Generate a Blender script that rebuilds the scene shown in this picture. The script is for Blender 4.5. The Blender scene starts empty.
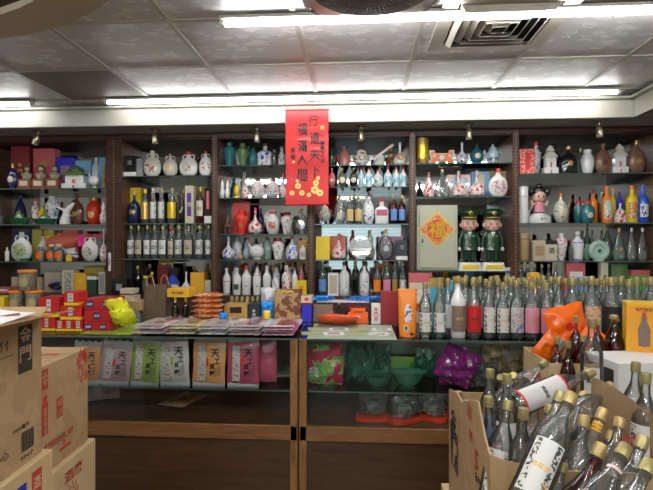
import bpy, math, random
from mathutils import Vector, Matrix
random.seed(7)
PI = math.pi
sc = bpy.context.scene
COL = sc.collection
# ------------------------------------------------------------ camera, light, exposure
F = 493.0; TH = math.radians(3.87); EYE = 1.45
CT, ST = math.cos(TH), math.sin(TH)
cam = bpy.data.cameras.new('camera'); co = bpy.data.objects.new('camera', cam); COL.objects.link(co)
co.location = (0, 0, EYE); co.rotation_euler = (PI/2, 0, TH)
cam.sensor_width = 36; cam.lens = 36*F/653; cam.clip_start = .05
sc.camera = co
sc.view_settings.view_transform = 'Standard'; sc.view_settings.look = 'None'
sc.view_settings.gamma = 1; sc.view_settings.use_curve_mapping = False
sc.view_settings.exposure = 1.35
w = bpy.data.worlds.new('world'); sc.world = w; w.use_nodes = True
w.node_tree.nodes['Background'].inputs[0].default_value = (.75, .85, 1, 1)
w.node_tree.nodes['Background'].inputs[1].default_value = .3
sc.cycles.transparent_max_bounces = 40; sc.cycles.max_bounces = 10
sc.cycles.caustics_reflective = False; sc.cycles.caustics_refractive = False
sc.cycles.sample_clamp_indirect = 4
LAMP_E = 26.0

def area(name, loc, sx, sy, power, col=(1, .98, .94), rot=(0, 0, 0)):
    l = bpy.data.lights.new(name, 'AREA'); l.shape = 'RECTANGLE'; l.size = sx; l.size_y = sy
    l.energy = power; l.color = col
    o = bpy.data.objects.new(name, l); COL.objects.link(o); o.location = loc; o.rotation_euler = rot
    return o

def X(px, Y):
    u = (px-326.5)/F
    return Y/(u*ST+CT)*(u*CT-ST)
def T(px, Y): return Y/((px-326.5)/F*ST+CT)
def Zp(py, px, Y): return EYE + (245-py)/F*T(px, Y)
def P(px, py, Y): return Vector((X(px, Y), Y, Zp(py, px, Y)))

# ------------------------------------------------------------ materials
MT = {}
def _new(n):
    m = bpy.data.materials.new(n); m.use_nodes = True
    nt = m.node_tree; return m, nt, nt.nodes['Principled BSDF']
def mat(n, c, r=.5, metal=0, coat=0, em=0, bump=0, bs=40, spec=.5):
    if n in MT: return MT[n]
    m, nt, b = _new(n)
    b.inputs['Base Color'].default_value = (*c, 1); b.inputs['Roughness'].default_value = r
    b.inputs['Metallic'].default_value = metal; b.inputs['Coat Weight'].default_value = coat
    b.inputs['Specular IOR Level'].default_value = spec
    if em:
        b.inputs['Emission Color'].default_value = (*c, 1); b.inputs['Emission Strength'].default_value = em
    if bump:
        tc = nt.nodes.new('ShaderNodeTexCoord'); nz = nt.nodes.new('ShaderNodeTexNoise')
        nz.inputs['Scale'].default_value = bs; nz.inputs['Detail'].default_value = 3
        bp = nt.nodes.new('ShaderNodeBump'); bp.inputs['Strength'].default_value = bump; bp.inputs['Distance'].default_value = .01
        nt.links.new(tc.outputs['Object'], nz.inputs['Vector']); nt.links.new(nz.outputs['Fac'], bp.inputs['Height'])
        nt.links.new(bp.outputs['Normal'], b.inputs['Normal'])
    MT[n] = m; return m
def pat(n, stops, scale=40, r=.2, detail=2, dist=.6, stretch=(1, 1, 1), tex='noise', bump=0, coat=0, metal=0):
    """pattern of constant-colour patches from noise; stops = [(pos, colour)...]"""
    if n in MT: return MT[n]
    m, nt, b = _new(n); N = nt.nodes; L = nt.links
    tc = N.new('ShaderNodeTexCoord'); mp = N.new('ShaderNodeMapping'); mp.inputs['Scale'].default_value = stretch
    L.new(tc.outputs['Object'], mp.inputs['Vector'])
    if tex == 'noise':
        t = N.new('ShaderNodeTexNoise'); t.inputs['Scale'].default_value = scale; t.inputs['Detail'].default_value = detail
        t.inputs['Distortion'].default_value = dist; out = t.outputs['Fac']
    elif tex == 'wave':
        t = N.new('ShaderNodeTexWave'); t.inputs['Scale'].default_value = scale; t.inputs['Distortion'].default_value = dist
        t.inputs['Detail'].default_value = detail; out = t.outputs['Fac']
    else:
        t = N.new('ShaderNodeTexVoronoi'); t.inputs['Scale'].default_value = scale; out = t.outputs['Distance']
    L.new(mp.outputs['Vector'], t.inputs['Vector'])
    rp = N.new('ShaderNodeValToRGB'); rp.color_ramp.interpolation = 'CONSTANT' if tex != 'wave' else 'LINEAR'
    el = rp.color_ramp.elements
    el[0].position = stops[0][0]; el[0].color = (*stops[0][1], 1)
    el[1].position = stops[1][0]; el[1].color = (*stops[1][1], 1)
    for p, c in stops[2:]:
        e = el.new(p); e.color = (*c, 1)
    L.new(out, rp.inputs['Fac']); L.new(rp.outputs['Color'], b.inputs['Base Color'])
    b.inputs['Roughness'].default_value = r; b.inputs['Coat Weight'].default_value = coat; b.inputs['Metallic'].default_value = metal
    if bump:
        bp = N.new('ShaderNodeBump'); bp.inputs['Strength'].default_value = bump; bp.inputs['Distance'].default_value = .01
        L.new(out, bp.inputs['Height']); L.new(bp.outputs['Normal'], b.inputs['Normal'])
    MT[n] = m; return m
def glass(n, mid, edge, refl=.06, rough=.03, haze_fill=0., ior=1.5, hc=(.62, .68, .66)):
    """clear wall: tinted see-through, denser where the wall is seen edge-on, with a clear-coat reflection"""
    if n in MT: return MT[n]
    m = bpy.data.materials.new(n); m.use_nodes = True; nt = m.node_tree; N = nt.nodes; L = nt.links
    for x in list(N): N.remove(x)
    o = N.new('ShaderNodeOutputMaterial'); mx = N.new('ShaderNodeMixShader'); tr = N.new('ShaderNodeBsdfTransparent')
    gl = N.new('ShaderNodeBsdfGlossy'); gl.inputs['Roughness'].default_value = rough
    lw = N.new('ShaderNodeLayerWeight'); lw.inputs['Blend'].default_value = .35
    mc = N.new('ShaderNodeMix'); mc.data_type = 'RGBA'
    mc.inputs[6].default_value = (*mid, 1); mc.inputs[7].default_value = (*edge, 1)
    L.new(lw.outputs['Facing'], mc.inputs[0]); L.new(mc.outputs[2], tr.inputs[0])
    fr = N.new('ShaderNodeFresnel'); fr.inputs['IOR'].default_value = ior
    ad = N.new('ShaderNodeMath'); ad.operation = 'ADD'; ad.inputs[1].default_value = refl
    L.new(fr.outputs[0], ad.inputs[0]); L.new(ad.outputs[0], mx.inputs[0])
    tout = tr.outputs[0]
    if haze_fill:  # diffuse share: film haze, and light that refraction would gather in glass
        df = N.new('ShaderNodeBsdfTranslucent'); df.inputs[0].default_value = (*hc, 1); d2 = N.new('ShaderNodeBsdfDiffuse'); d2.inputs[0].default_value = (*hc, 1)
        h0 = N.new('ShaderNodeMixShader'); h0.inputs[0].default_value = .5; L.new(df.outputs[0], h0.inputs[1]); L.new(d2.outputs[0], h0.inputs[2])
        h1 = N.new('ShaderNodeMixShader'); h1.inputs[0].default_value = haze_fill; L.new(tout, h1.inputs[1]); L.new(h0.outputs[0], h1.inputs[2]); tout = h1.outputs[0]
    L.new(tout, mx.inputs[1]); L.new(gl.outputs[0], mx.inputs[2]); L.new(mx.outputs[0], o.inputs[0])
    MT[n] = m; return m
def wood(n, a, b_, r=.35, sc_=6, stretch=(1, 1, 8)):
    if n in MT: return MT[n]
    m, nt, b = _new(n); N = nt.nodes; L = nt.links
    tc = N.new('ShaderNodeTexCoord'); mp = N.new('ShaderNodeMapping'); mp.inputs['Scale'].default_value = stretch
    nz = N.new('ShaderNodeTexNoise'); nz.inputs['Scale'].default_value = sc_; nz.inputs['Detail'].default_value = 6; nz.inputs['Distortion'].default_value = 1.2
    rp = N.new('ShaderNodeValToRGB'); rp.color_ramp.elements[0].position = .3; rp.color_ramp.elements[1].position = .7
    rp.color_ramp.elements[0].color = (*a, 1); rp.color_ramp.elements[1].color = (*b_, 1)
    L.new(tc.outputs['Object'], mp.inputs[0]); L.new(mp.outputs[0], nz.inputs['Vector']); L.new(nz.outputs['Fac'], rp.inputs[0])
    L.new(rp.outputs[0], b.inputs['Base Color']); b.inputs['Roughness'].default_value = r
    MT[n] = m; return m

W_ = (.82, .82, .8); CR = (.72, .68, .55)
mat('white', (.8, .8, .78), .4); mat('porcelain', (.78, .78, .76), .12, coat=.6); mat('cream', (.62, .56, .42), .3, coat=.4)
mat('ivory', (.66, .64, .55), .2, coat=.4)
mat('red', (.6, .02, .02), .35); mat('bright_red', (.75, .04, .02), .3, coat=.3); mat('maroon', (.2, .015, .02), .35); mat('salmon', (.7, .14, .08), .3, coat=.4)
mat('rose', (.55, .12, .13), .35); mat('pink', (.75, .25, .35), .4); mat('hot_pink', (.85, .04, .3), .4)
mat('gold', (.62, .42, .12), .35, .7); mat('cap_tan', (.5, .36, .15), .38, .45); mat('blind_glow', (.5, .62, .66), .6, em=.55); mat('brass', (.36, .3, .2), .25, .8); mat('cap_gold', (.42, .35, .15), .35, .5); mat('gold_ink', (.75, .5, .14), .4, .3); mat('yellow', (.85, .62, .02), .4)
mat('orange', (.85, .22, .02), .4); mat('amber_box', (.8, .42, .03), .4); mat('bright_orange', (.95, .16, .01), .35)
mat('navy', (.01, .015, .07), .15, coat=.6); mat('blue', (.02, .06, .4), .35); mat('royal', (.03, .03, .55), .4); mat('sky', (.2, .42, .65), .4); mat('pale_blue', (.5, .62, .7), .15, coat=.5)
mat('teal', (.02, .16, .18), .12, coat=.6); mat('cyan', (.08, .45, .55), .4); mat('celadon', (.42, .6, .5), .12, coat=.6)
mat('green', (.03, .16, .06), .2, coat=.4); mat('moss', (.12, .22, .08), .2, coat=.5); mat('dark_green', (.015, .06, .03), .2, coat=.4); mat('leaf', (.1, .45, .05), .4); mat('lime', (.35, .5, .05), .5)
mat('black', (.012, .012, .014), .18, coat=.4); mat('ink', (.015, .013, .013), .6); mat('matt_black', (.02, .02, .022), .5); mat('grey', (.3, .3, .3), .5); mat('silver', (.6, .6, .62), .2, .9)
mat('chrome', (.9, .9, .92), .02, 1); mat('brown', (.16, .06, .03), .2, coat=.5); mat('tan', (.42, .28, .13), .5); mat('kraft', (.13, .09, .055), .85, bump=.5, bs=60)
mat('skin', (.75, .48, .36), .4); mat('purple', (.1, .03, .3), .4); mat('wine', (.05, .005, .008), .2); mat('bronze', (.12, .12, .06), .35, .5); mat('beige', (.55, .47, .34), .5)
mat('carton_ink', (.03, .025, .02), .8); mat('carton_red', (.5, .05, .03), .8)
mat('tube_light', (1, 1, 1), .4, em=LAMP_E); mat('tube_light_soft', (1, 1, 1), .4, em=LAMP_E*.42); mat('tube_light_strong', (1, 1, 1), .4, em=LAMP_E*1.7); mat('ceiling_trim', (.47, .46, .40), .5); mat('soffit', (.3, .28, .24), .6); mat('plaster', (.6, .57, .52), .7)
mat('steel_paint', (.48, .5, .36), .4)
pat('carton', [(0, (.42, .27, .13)), (.45, (.45, .295, .15)), (.6, (.4, .26, .125))], 9, .8)
pat('carton_light', [(0, (.58, .42, .22)), (.5, (.6, .44, .24))], 9, .8)
BL = (.04, .09, .4); RD = (.55, .05, .04)
pat('blue_white', [(0, BL), (.42, W_), (.6, (.12, .2, .55)), (.66, W_)], 38, .12, coat=.5)
pat('blue_fine', [(0, BL), (.4, W_)], 70, .12, coat=.5)
pat('red_white', [(0, RD), (.44, W_), (.6, (.6, .2, .2)), (.66, W_)], 45, .12, coat=.5)
pat('floral', [(0, (.1, .35, .15)), (.36, W_), (.56, (.7, .1, .2)), (.63, W_), (.68, BL)], 45, .12, coat=.5)
pat('multi', [(0, (.5, .08, .05)), (.38, (.72, .7, .62)), (.52, (.2, .4, .3)), (.6, (.75, .72, .6)), (.68, (.1, .15, .3))], 50, .2, coat=.5)
pat('brown_white', [(0, (.25, .08, .05)), (.45, (.72, .7, .6))], 50, .15, coat=.5)
pat('camo', [(0, (.08, .1, .06)), (.45, (.3, .3, .2)), (.6, (.12, .1, .05))], 60, .5)
pat('landscape', [(0, (.15, .35, .3)), (.42, (.3, .55, .65)), (.55, (.75, .75, .65))], 26, .3, coat=.3)
pat('scrollwork', [(0, (.06, .06, .055)), (.5, (.7, .68, .62))], 110, .6)
pat('red_pattern', [(0, (.65, .05, .04)), (.55, (.8, .5, .4))], 60, .4)
pat('gold_brown', [(0, (.16, .04, .015)), (.5, (.4, .26, .1))], 22, .5)
pat('orange_print', [(0, (.75, .5, .3)), (.42, (.7, .2, .04)), (.58, (.3, .08, .03))], 60, .3, coat=.6)
pat('pebbles', [(0, (.12, .08, .04)), (.3, (.45, .33, .18)), (.6, (.55, .42, .25))], 90, .5, tex='vor')
pat('fish_skin', [(0, (.45, .1, .04)), (.38, (.75, .2, .1)), (.7, (.8, .4, .3))], 60, .3, tex='vor')
pat('plastic_print', [(0, (.6, .58, .55)), (.5, (.72, .7, .68)), (.66, (.45, .44, .42))], 24, .2, coat=.6)
for nm, c in (('red', (.72, .1, .08)), ('green', (.24, .3, .05)), ('orange', (.62, .26, .07)), ('magenta', (.4, .02, .07)), ('cream', (.5, .46, .42)), ('pink', (.68, .45, .46)), ('mauve', (.4, .24, .26)), ('yellow', (.62, .48, .14))):
    mat('pack_'+nm, tuple(min(.85, x*1.15+.05) for x in c), .3, coat=.7)  # colours lifted to put plastic glare into the wrappers
pat('candy', [(0, (.4, .34, .33)), (.42, (.62, .58, .56)), (.62, (.5, .2, .15))], 60, .3, coat=.6)  # paler tones carry the glare on the wrapper film
glass('clear_glass', (.97, .985, .98), (.5, .58, .56), .05, haze_fill=.2, hc=(.7, .78, .74))
glass('heap_glass', (.975, .985, .98), (.55, .62, .6), .1, .05, haze_fill=.09, hc=(.7, .76, .74))
glass('aqua_glass', (.88, .96, .94), (.4, .55, .52), .05, haze_fill=.22, hc=(.5, .7, .65))
glass('window_glass', (.965, .985, .978), (.8, .9, .87), .0, ior=1.33)
glass('shelf_glass', (.78, .9, .86), (.4, .62, .55), .08, haze_fill=.12, hc=(.3, .5, .42))
glass('shelf_edge', (.3, .5, .45), (.2, .4, .35), .1, haze_fill=.4, hc=(.3, .5, .42))
glass('amber_glass', (.6, .25, .06), (.2, .07, .02), .05)
glass('green_glass', (.12, .35, .15), (.03, .1, .05), .08)
glass('rose_glass', (.65, .25, .2), (.25, .05, .05), .05)
glass('pouch_film', (.85, .86, .86), (.55, .57, .57), .14, .1, haze_fill=.25)
glass('green_film', (.4, .75, .58), (.15, .4, .28), .14, .12, haze_fill=.5, hc=(.1, .65, .42))
def mirror_mat():
    m, nt, b = _new('mirror_glass'); b.inputs['Base Color'].default_value = (.5, .53, .52, 1)
    b.inputs['Metallic'].default_value = 1; b.inputs['Roughness'].default_value = .035; MT['mirror'] = m
mirror_mat()
wood('cab_wood', (.035, .012, .006), (.085, .034, .018), .42)
wood('panel_wood', (.1, .042, .02), (.18, .08, .04), .45)
wood('base_wood', (.05, .022, .009), (.09, .042, .017), .4, 3, (1, 1, 9))
wood('rail_wood', (.15, .065, .02), (.28, .13, .045), .35, 7, (1, 1, 9))
wood('post_wood', (.15, .065, .02), (.34, .165, .055), .35, 7, (8, 8, 1))

def ceiling_mat():
    m, nt, b = _new('ceiling_tile'); N = nt.nodes; L = nt.links
    tc = N.new('ShaderNodeTexCoord'); mp = N.new('ShaderNodeMapping'); mp.inputs['Scale'].default_value = (.8, 1.3, 0); mp.inputs['Rotation'].default_value = (0, 0, .5)
    v = N.new('ShaderNodeTexVoronoi'); v.inputs['Scale'].default_value = 15; v.feature = 'F1'; wz = N.new('ShaderNodeTexNoise'); wz.inputs['Scale'].default_value = 22; wm = N.new('ShaderNodeVectorMath'); wm.operation = 'MULTIPLY_ADD'; wm.inputs[1].default_value = (.12, .12, 0); L.new(mp.outputs[0], wz.inputs['Vector']); L.new(wz.outputs['Color'], wm.inputs[0]); L.new(mp.outputs[0], wm.inputs[2])
    n = N.new('ShaderNodeTexNoise'); n.inputs['Scale'].default_value = 160
    L.new(tc.outputs['Object'], mp.inputs[0]); L.new(wm.outputs[0], v.inputs['Vector']); L.new(mp.outputs[0], n.inputs['Vector'])
    rp = N.new('ShaderNodeValToRGB'); rp.color_ramp.elements[0].position = .42; rp.color_ramp.elements[1].position = .5
    rp.color_ramp.elements[0].color = (1, 1, 1, 1); rp.color_ramp.elements[1].color = (0, 0, 0, 1)
    s = N.new('ShaderNodeSeparateColor'); L.new(v.outputs['Color'], s.inputs[0])
    g = N.new('ShaderNodeMath'); g.operation = 'GREATER_THAN'; g.inputs[1].default_value = .38; L.new(s.outputs[0], g.inputs[0])
    mu = N.new('ShaderNodeMath'); mu.operation = 'MULTIPLY'; L.new(rp.outputs[0], mu.inputs[0]); L.new(g.outputs[0], mu.inputs[1])
    L.new(v.outputs['Distance'], rp.inputs[0])
    mx = N.new('ShaderNodeMix'); mx.data_type = 'RGBA'; mx.inputs[6].default_value = (.58, .57, .56, 1); mx.inputs[7].default_value = (.74, .74, .73, 1)
    L.new(mu.outputs[0], mx.inputs[0]); L.new(mx.outputs[2], b.inputs['Base Color'])
    b.inputs['Roughness'].default_value = .42
    ad = N.new('ShaderNodeMath'); ad.operation = 'MULTIPLY_ADD'; ad.inputs[1].default_value = .6; L.new(n.outputs[0], ad.inputs[0]); L.new(mu.outputs[0], ad.inputs[2])
    bp = N.new('ShaderNodeBump'); bp.inputs['Strength'].default_value = .35; bp.inputs['Distance'].default_value = .004
    L.new(ad.outputs[0], bp.inputs['Height']); L.new(bp.outputs[0], b.inputs['Normal'])
    MT['ceiling_tile'] = m
ceiling_mat()

# ------------------------------------------------------------ mesh builder
_tx = {}
def glyphs(s):
    if s in _tx: return _tx[s]
    c = bpy.data.curves.new('t', 'FONT'); c.body = s; c.resolution_u = 1; c.offset = .014; c.align_x = 'CENTER'; c.align_y = 'CENTER'
    o = bpy.data.objects.new('t', c); COL.objects.link(o)
    dg = bpy.context.evaluated_depsgraph_get(); me = bpy.data.meshes.new_from_object(o.evaluated_get(dg))
    vs = [(v.co.x, v.co.y) for v in me.vertices]; fs = [tuple(p.vertices) for p in me.polygons]
    bpy.data.objects.remove(o); bpy.data.curves.remove(c); bpy.data.meshes.remove(me)
    if vs:
        x0 = min(v[0] for v in vs); x1 = max(v[0] for v in vs); y0 = min(v[1] for v in vs); y1 = max(v[1] for v in vs)
        vs = [((x-(x0+x1)/2), (y-(y0+y1)/2)) for x, y in vs]; dim = (max(x1-x0, 1e-4), max(y1-y0, 1e-4))
    else: dim = (1, 1)
    _tx[s] = (vs, fs, dim); return _tx[s]
def ring(rx, ry, z, p=2., n=20, cx=0, cy=0):
    r = []
    for i in range(n):
        a = 2*PI*(i+.5)/n; c, s = math.cos(a), math.sin(a)
        if p == 2.: x, y = rx*c, ry*s
        else: x, y = rx*math.copysign(abs(c)**(2/p), c), ry*math.copysign(abs(s)**(2/p), s)
        r.append((x+cx, y+cy, z))
    return r
class MB:
    def __init__(s): s.v = []; s.f = []; s.m = []; s.ms = []; s.xf = None
    def mi(s, m):
        if m not in s.ms: s.ms.append(m)
        return s.ms.index(m)
    def add(s, vs, fs, m):
        k = len(s.v); i = s.mi(m)
        if s.xf is not None: vs = [tuple(s.xf @ Vector(v)) for v in vs]
        s.v += [tuple(v) for v in vs]; s.f += [tuple(a+k for a in f) for f in fs]; s.m += [i]*len(fs); return s
    def loft(s, rings, m, c0=True, c1=True):
        n = len(rings[0]); vs = [v for r in rings for v in r]; fs = []
        for k in range(len(rings)-1):
            for i in range(n):
                j = (i+1) % n; fs.append((k*n+i, k*n+j, (k+1)*n+j, (k+1)*n+i))
        if c0: fs.append(tuple(range(n-1, -1, -1)))
        if c1: fs.append(tuple((len(rings)-1)*n+i for i in range(n)))
        return s.add(vs, fs, m)
    def lathe(s, prof, m, sy=1, n=20, p=2., cx=0, cy=0, cz=0):
        return s.loft([ring(max(r, 1e-4), max(r*sy, 1e-4), z+cz, p, n, cx, cy) for r, z in prof], m)
    def sup(s, prof, m, n=20, cx=0, cy=0):   # (rx, ry, z, p)
        return s.loft([ring(a, b, z, p, n, cx, cy) for a, b, z, p in prof], m)
    def box(s, cx, cy, z0, sx, sy, sz, m, b=0.):
        if b <= 0:
            x, y = sx/2, sy/2
            vs = [(cx+i*x, cy+j*y, z0+k*sz) for k in (0, 1) for i, j in ((-1, -1), (1, -1), (1, 1), (-1, 1))]
            return s.add(vs, [(3, 2, 1, 0), (4, 5, 6, 7), (0, 1, 5, 4), (1, 2, 6, 5), (2, 3, 7, 6), (3, 0, 4, 7)], m)
        b = min(b, sx/2.2, sy/2.2, sz/2.2)
        def oc(x, y, e, z): return [(cx+a, cy+c, z) for a, c in ((-x+e, -y), (x-e, -y), (x, -y+e), (x, y-e), (x-e, y), (-x+e, y), (-x, y-e), (-x, -y+e))]
        x, y = sx/2, sy/2; i = b*.6
        return s.loft([oc(x-i, y-i, b*.6, z0), oc(x, y, b, z0+i), oc(x, y, b, z0+sz-i), oc(x-i, y-i, b*.6, z0+sz)], m)
    def quad(s, a, b, c, d, m): return s.add([a, b, c, d], [(0, 1, 2, 3)], m)
    def tube(s, pts, r, m, n=8, cyc=False):
        pts = [Vector(p) for p in pts]; rs = r if isinstance(r, (list, tuple)) else [r]*len(pts); rings = []
        for i, p in enumerate(pts):
            a = pts[i-1] if (i or cyc) else pts[0]; b = pts[(i+1) % len(pts)] if (i < len(pts)-1 or cyc) else pts[-1]
            d = (b-a).normalized(); up = Vector((0, 1, 0)) if abs(d.y) < .9 else Vector((1, 0, 0))
            e = d.cross(up).normalized(); g = d.cross(e).normalized()
            rings.append([tuple(p+(e*math.cos(2*PI*k/n)+g*math.sin(2*PI*k/n))*rs[i]) for k in range(n)])
        if cyc:
            rings.append(rings[0]); return s.loft(rings, m, False, False)
        return s.loft(rings, m)
    def text(s, t, cx, y, cz, w, h, m, R=0, u=None, v=None, o=None, keep=True):
        """text fitted to w x h, centred at (cx, cz) on the front plane y (or round a cylinder of radius R)"""
        vs, fs, (dw, dh) = glyphs(t); kx, kz = w/dw, h/dh
        if keep: kx = kz = min(kx, kz)
        out = []
        for a, b in vs:
            a *= kx; b *= kz
            if u is not None: out.append(tuple(Vector(o)+Vector(u)*(cx+a)+Vector(v)*(cz+b)))
            elif R: out.append((R*math.sin((cx+a)/R), -R*math.cos((cx+a)/R)+y, cz+b))
            else: out.append((cx+a, y, cz+b))
        return s.add(out, fs, m)
    def vtext(s, t, cx, y, ztop, w, h, m, **k):
        st = h/len(t)
        for i, ch in enumerate(t): s.text(ch, cx, y, ztop-st*(i+.5), w, st*.86, m, **k)
        return s
    def patch(s, R, sy, a, z0, z1, m, y=0, n=8, a0=None):
        a0 = -a if a0 is None else a0
        vs = []; fs = []
        for i in range(n+1):
            t = a0+(a-a0)*i/n
            for z in (z0, z1): vs.append((R*math.sin(t), y-R*math.cos(t)*sy, z))
        for i in range(n): fs.append((2*i, 2*i+2, 2*i+3, 2*i+1))
        return s.add(vs, fs, m)
    def disc(s, cx, y, cz, r, m, n=20, rz=None):
        rz = rz or r
        return s.add([(cx+r*math.cos(2*PI*i/n), y, cz+rz*math.sin(2*PI*i/n)) for i in range(n)], [tuple(range(n))], m)
    def ball(s, cx, cy, cz, r, m, sy=1, sz=1, n=12):
        return s.lathe([(r*math.sin(PI*i/8), -r*sz*math.cos(PI*i/8)) for i in range(9)], m, sy, n, 2., cx, cy, cz)
    def done(s, name, parent=None, smooth=True, kind=None, ang=38):
        me = bpy.data.meshes.new(name); me.from_pydata(s.v, [], s.f)
        for m in s.ms: me.materials.append(MT[m])
        me.polygons.foreach_set('material_index', s.m)
        if smooth:
            me.shade_smooth(); me.set_sharp_from_angle(angle=math.radians(ang))
        me.update()
        o = bpy.data.objects.new(name, me); COL.objects.link(o)
        if parent: o.parent = parent
        if kind: o['kind'] = kind
        return o
def tag(o, label, cat, group=None, kind=None):
    o['label'] = label; o['category'] = cat
    if group: o['group'] = group
    if kind: o['kind'] = kind
    return o
def thing(name, label, cat, loc=(0, 0, 0), rz=0, group=None):
    o = bpy.data.objects.new(name, None); COL.objects.link(o); o.empty_display_size = .05
    o.location = loc; o.rotation_euler = (0, 0, rz); return tag(o, label, cat, group)
def struct(name, mb): return mb.done(name, kind='structure')
mat('case_back', (.42, .46, .42), .3)
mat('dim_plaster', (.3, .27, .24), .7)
# ------------------------------------------------------------ the room
CEIL = EYE+1.06; SOF = EYE+.90
YT = 3.6; YS = 3.9; YB = 4.27
XL, XR = -3.7, 3.0; YK = -3.2
m = MB(); m.box((XL+XR)/2, (YK+4.6)/2, -.1, XR-XL+.4, 4.6-YK+.4, .1, 'tan'); o = struct('floor', m); o.data.materials[0] = mat('floor_tile', (.3, .26, .22), .5)
m = MB(); m.box((XL+XR)/2, (YK+4.6)/2, CEIL, XR-XL+.4, 4.6-YK+.4, .1, 'ceiling_tile'); struct('ceiling', m)
m = MB(); m.box(XL-.1, .7, 0, .2, 7.9, CEIL, 'plaster'); struct('wall_left', m)
m = MB(); m.box(XR+.1, .7, 0, .2, 7.9, CEIL, 'plaster'); struct('wall_right', m)
m = MB(); m.box((XL+XR)/2, 4.5, 0, XR-XL, .2, CEIL, 'plaster'); struct('wall_back', m)
m = MB(); m.box((XL+XR)/2, YK-.1, 0, XR-XL, .2, CEIL, 'dim_plaster'); struct('wall_front', m)
m = MB(); m.box(.1, YK+.01, .2, 2.3, .02, 2.1, 'dim_plaster')
for k in range(26): m.box(.1, YK+.03, .25+k*.078, 2.2, .02, .066, 'blind_glow')  # slats emit light in place of daylight through the window
struct('window_1', m)
# ceiling grid bars (0.6 m tiles)
m = MB()
gx = X(308, 2.87)
for k in range(-6, 6):
    if XL < gx+k*.6 < XR: m.box(gx+k*.6, (YK+YT)/2, CEIL-.006, .024, YT-YK, .008, 'ceiling_trim')
for k in range(-9, 2):
    m.box((XL+XR)/2, 2.87+k*.6, CEIL-.005, XR-XL, .024, .006, 'ceiling_trim')
struct('trim_1', m)
# dull brown tile beside the grid crossing
m = MB(); xa = gx-2*.6; m.box(xa-.3, 2.87+.3, CEIL-.004, .575, .575, .003, 'tan'); o = m.done('ceiling_panel', kind='structure', smooth=False)
o.data.materials[0] = mat('brown_tile', (.2, .17, .13), .7, bump=.3)
# dropped border over the shelves and down the right side
XC = X(634, YT)
m = MB(); m.box((XL+XR)/2, (YT+4.42)/2+.02, SOF, XR-XL, 4.4-YT-.04, CEIL-SOF-.001, 'soffit')
m.box((XC+XR)/2+.02, (YK+YT)/2, SOF, XR-XC-.04, YT-YK, CEIL-SOF-.001, 'soffit'); struct('trim_2', m)
m = MB()
m.box((XL+XC)/2, YT+.01, SOF-.002, XC-XL, .02, .125, 'ceiling_trim', .002)
m.box((XL+XC)/2, YT-.012, SOF+.122, XC-XL, .064, .016, 'ceiling_trim', .003)
m.box(XC+.01, (YK+YT)/2, SOF-.002, .02, YT-YK, .125, 'ceiling_trim', .002)
m.box(XC-.012, (YK+YT)/2, SOF+.122, .064, YT-YK, .016, 'ceiling_trim', .003)
struct('trim_3', m)
# round ceiling recess, upper left; its shaded depth is painted on a flat disc
m = MB(); R0, R1 = 1.30, 1.50; cx0, cy0 = -2.0, .83
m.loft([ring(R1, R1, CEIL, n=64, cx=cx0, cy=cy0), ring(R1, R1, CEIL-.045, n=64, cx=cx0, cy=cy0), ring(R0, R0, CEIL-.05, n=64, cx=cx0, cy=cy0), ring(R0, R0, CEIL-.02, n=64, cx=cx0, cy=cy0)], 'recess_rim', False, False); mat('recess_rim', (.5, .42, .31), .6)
m.loft([ring(R0, R0, CEIL-.02, n=64, cx=cx0, cy=cy0), ring(R0*.7, R0*.7, CEIL-.012, n=64, cx=cx0, cy=cy0)], 'recess_shade', False, True); mat('recess_shade', (.05, .035, .022), .8, bump=.5, bs=30)
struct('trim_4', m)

# ------------------------------------------------------------ ceiling lamps
def tube_lamp(x0, x1, y, label, mt='tube_light'):
    t = thing('ceiling_lamp', label, 'lamp', ((x0+x1)/2, y, CEIL-.004), 0, 'white light tubes on the ceiling')
    L = x1-x0; m = MB(); m.box(0, 0, -.018, L, .062, .016, 'ceiling_trim', .003); m.box(-L/2+.012, 0, -.042, .024, .032, .028, 'white', .003); m.box(L/2-.012, 0, -.042, .024, .032, .028, 'white', .003)
    m.done('housing', t)
    m = MB(); m.tube([(-L/2+.026, 0, -.030), (L/2-.026, 0, -.030)], .0125, mt, 10); m.done('light_tube', t)
tube_lamp(X(105, 3.44), X(620, 3.44), 3.44, 'long light tube on the ceiling just in front of the shelf border', 'tube_light_soft')
tube_lamp(X(-160, 3.44), X(33, 3.44), 3.44, 'light tube at far left, in line with the long tube by the border', 'tube_light_soft')
tube_lamp(X(220, 2.25), X(220, 2.25)+2.3, 2.25, 'nearer light tube passing the round fan and the square air vent')
tube_lamp(-2.4, .1, -1.8, 'light tube on the ceiling over the entrance side', 'tube_light_strong')
tube_lamp(-1.9, .5, .6, 'added fill light tube on the ceiling above the photographer', 'tube_light_strong')  # added unseen tube, fills the shop with light from the front
tube_lamp(.3, 2.0, -.4, 'added fill light tube on the ceiling over the middle of the shop', 'tube_light_strong')  # another unseen tube, added as fill from behind the viewer

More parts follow.
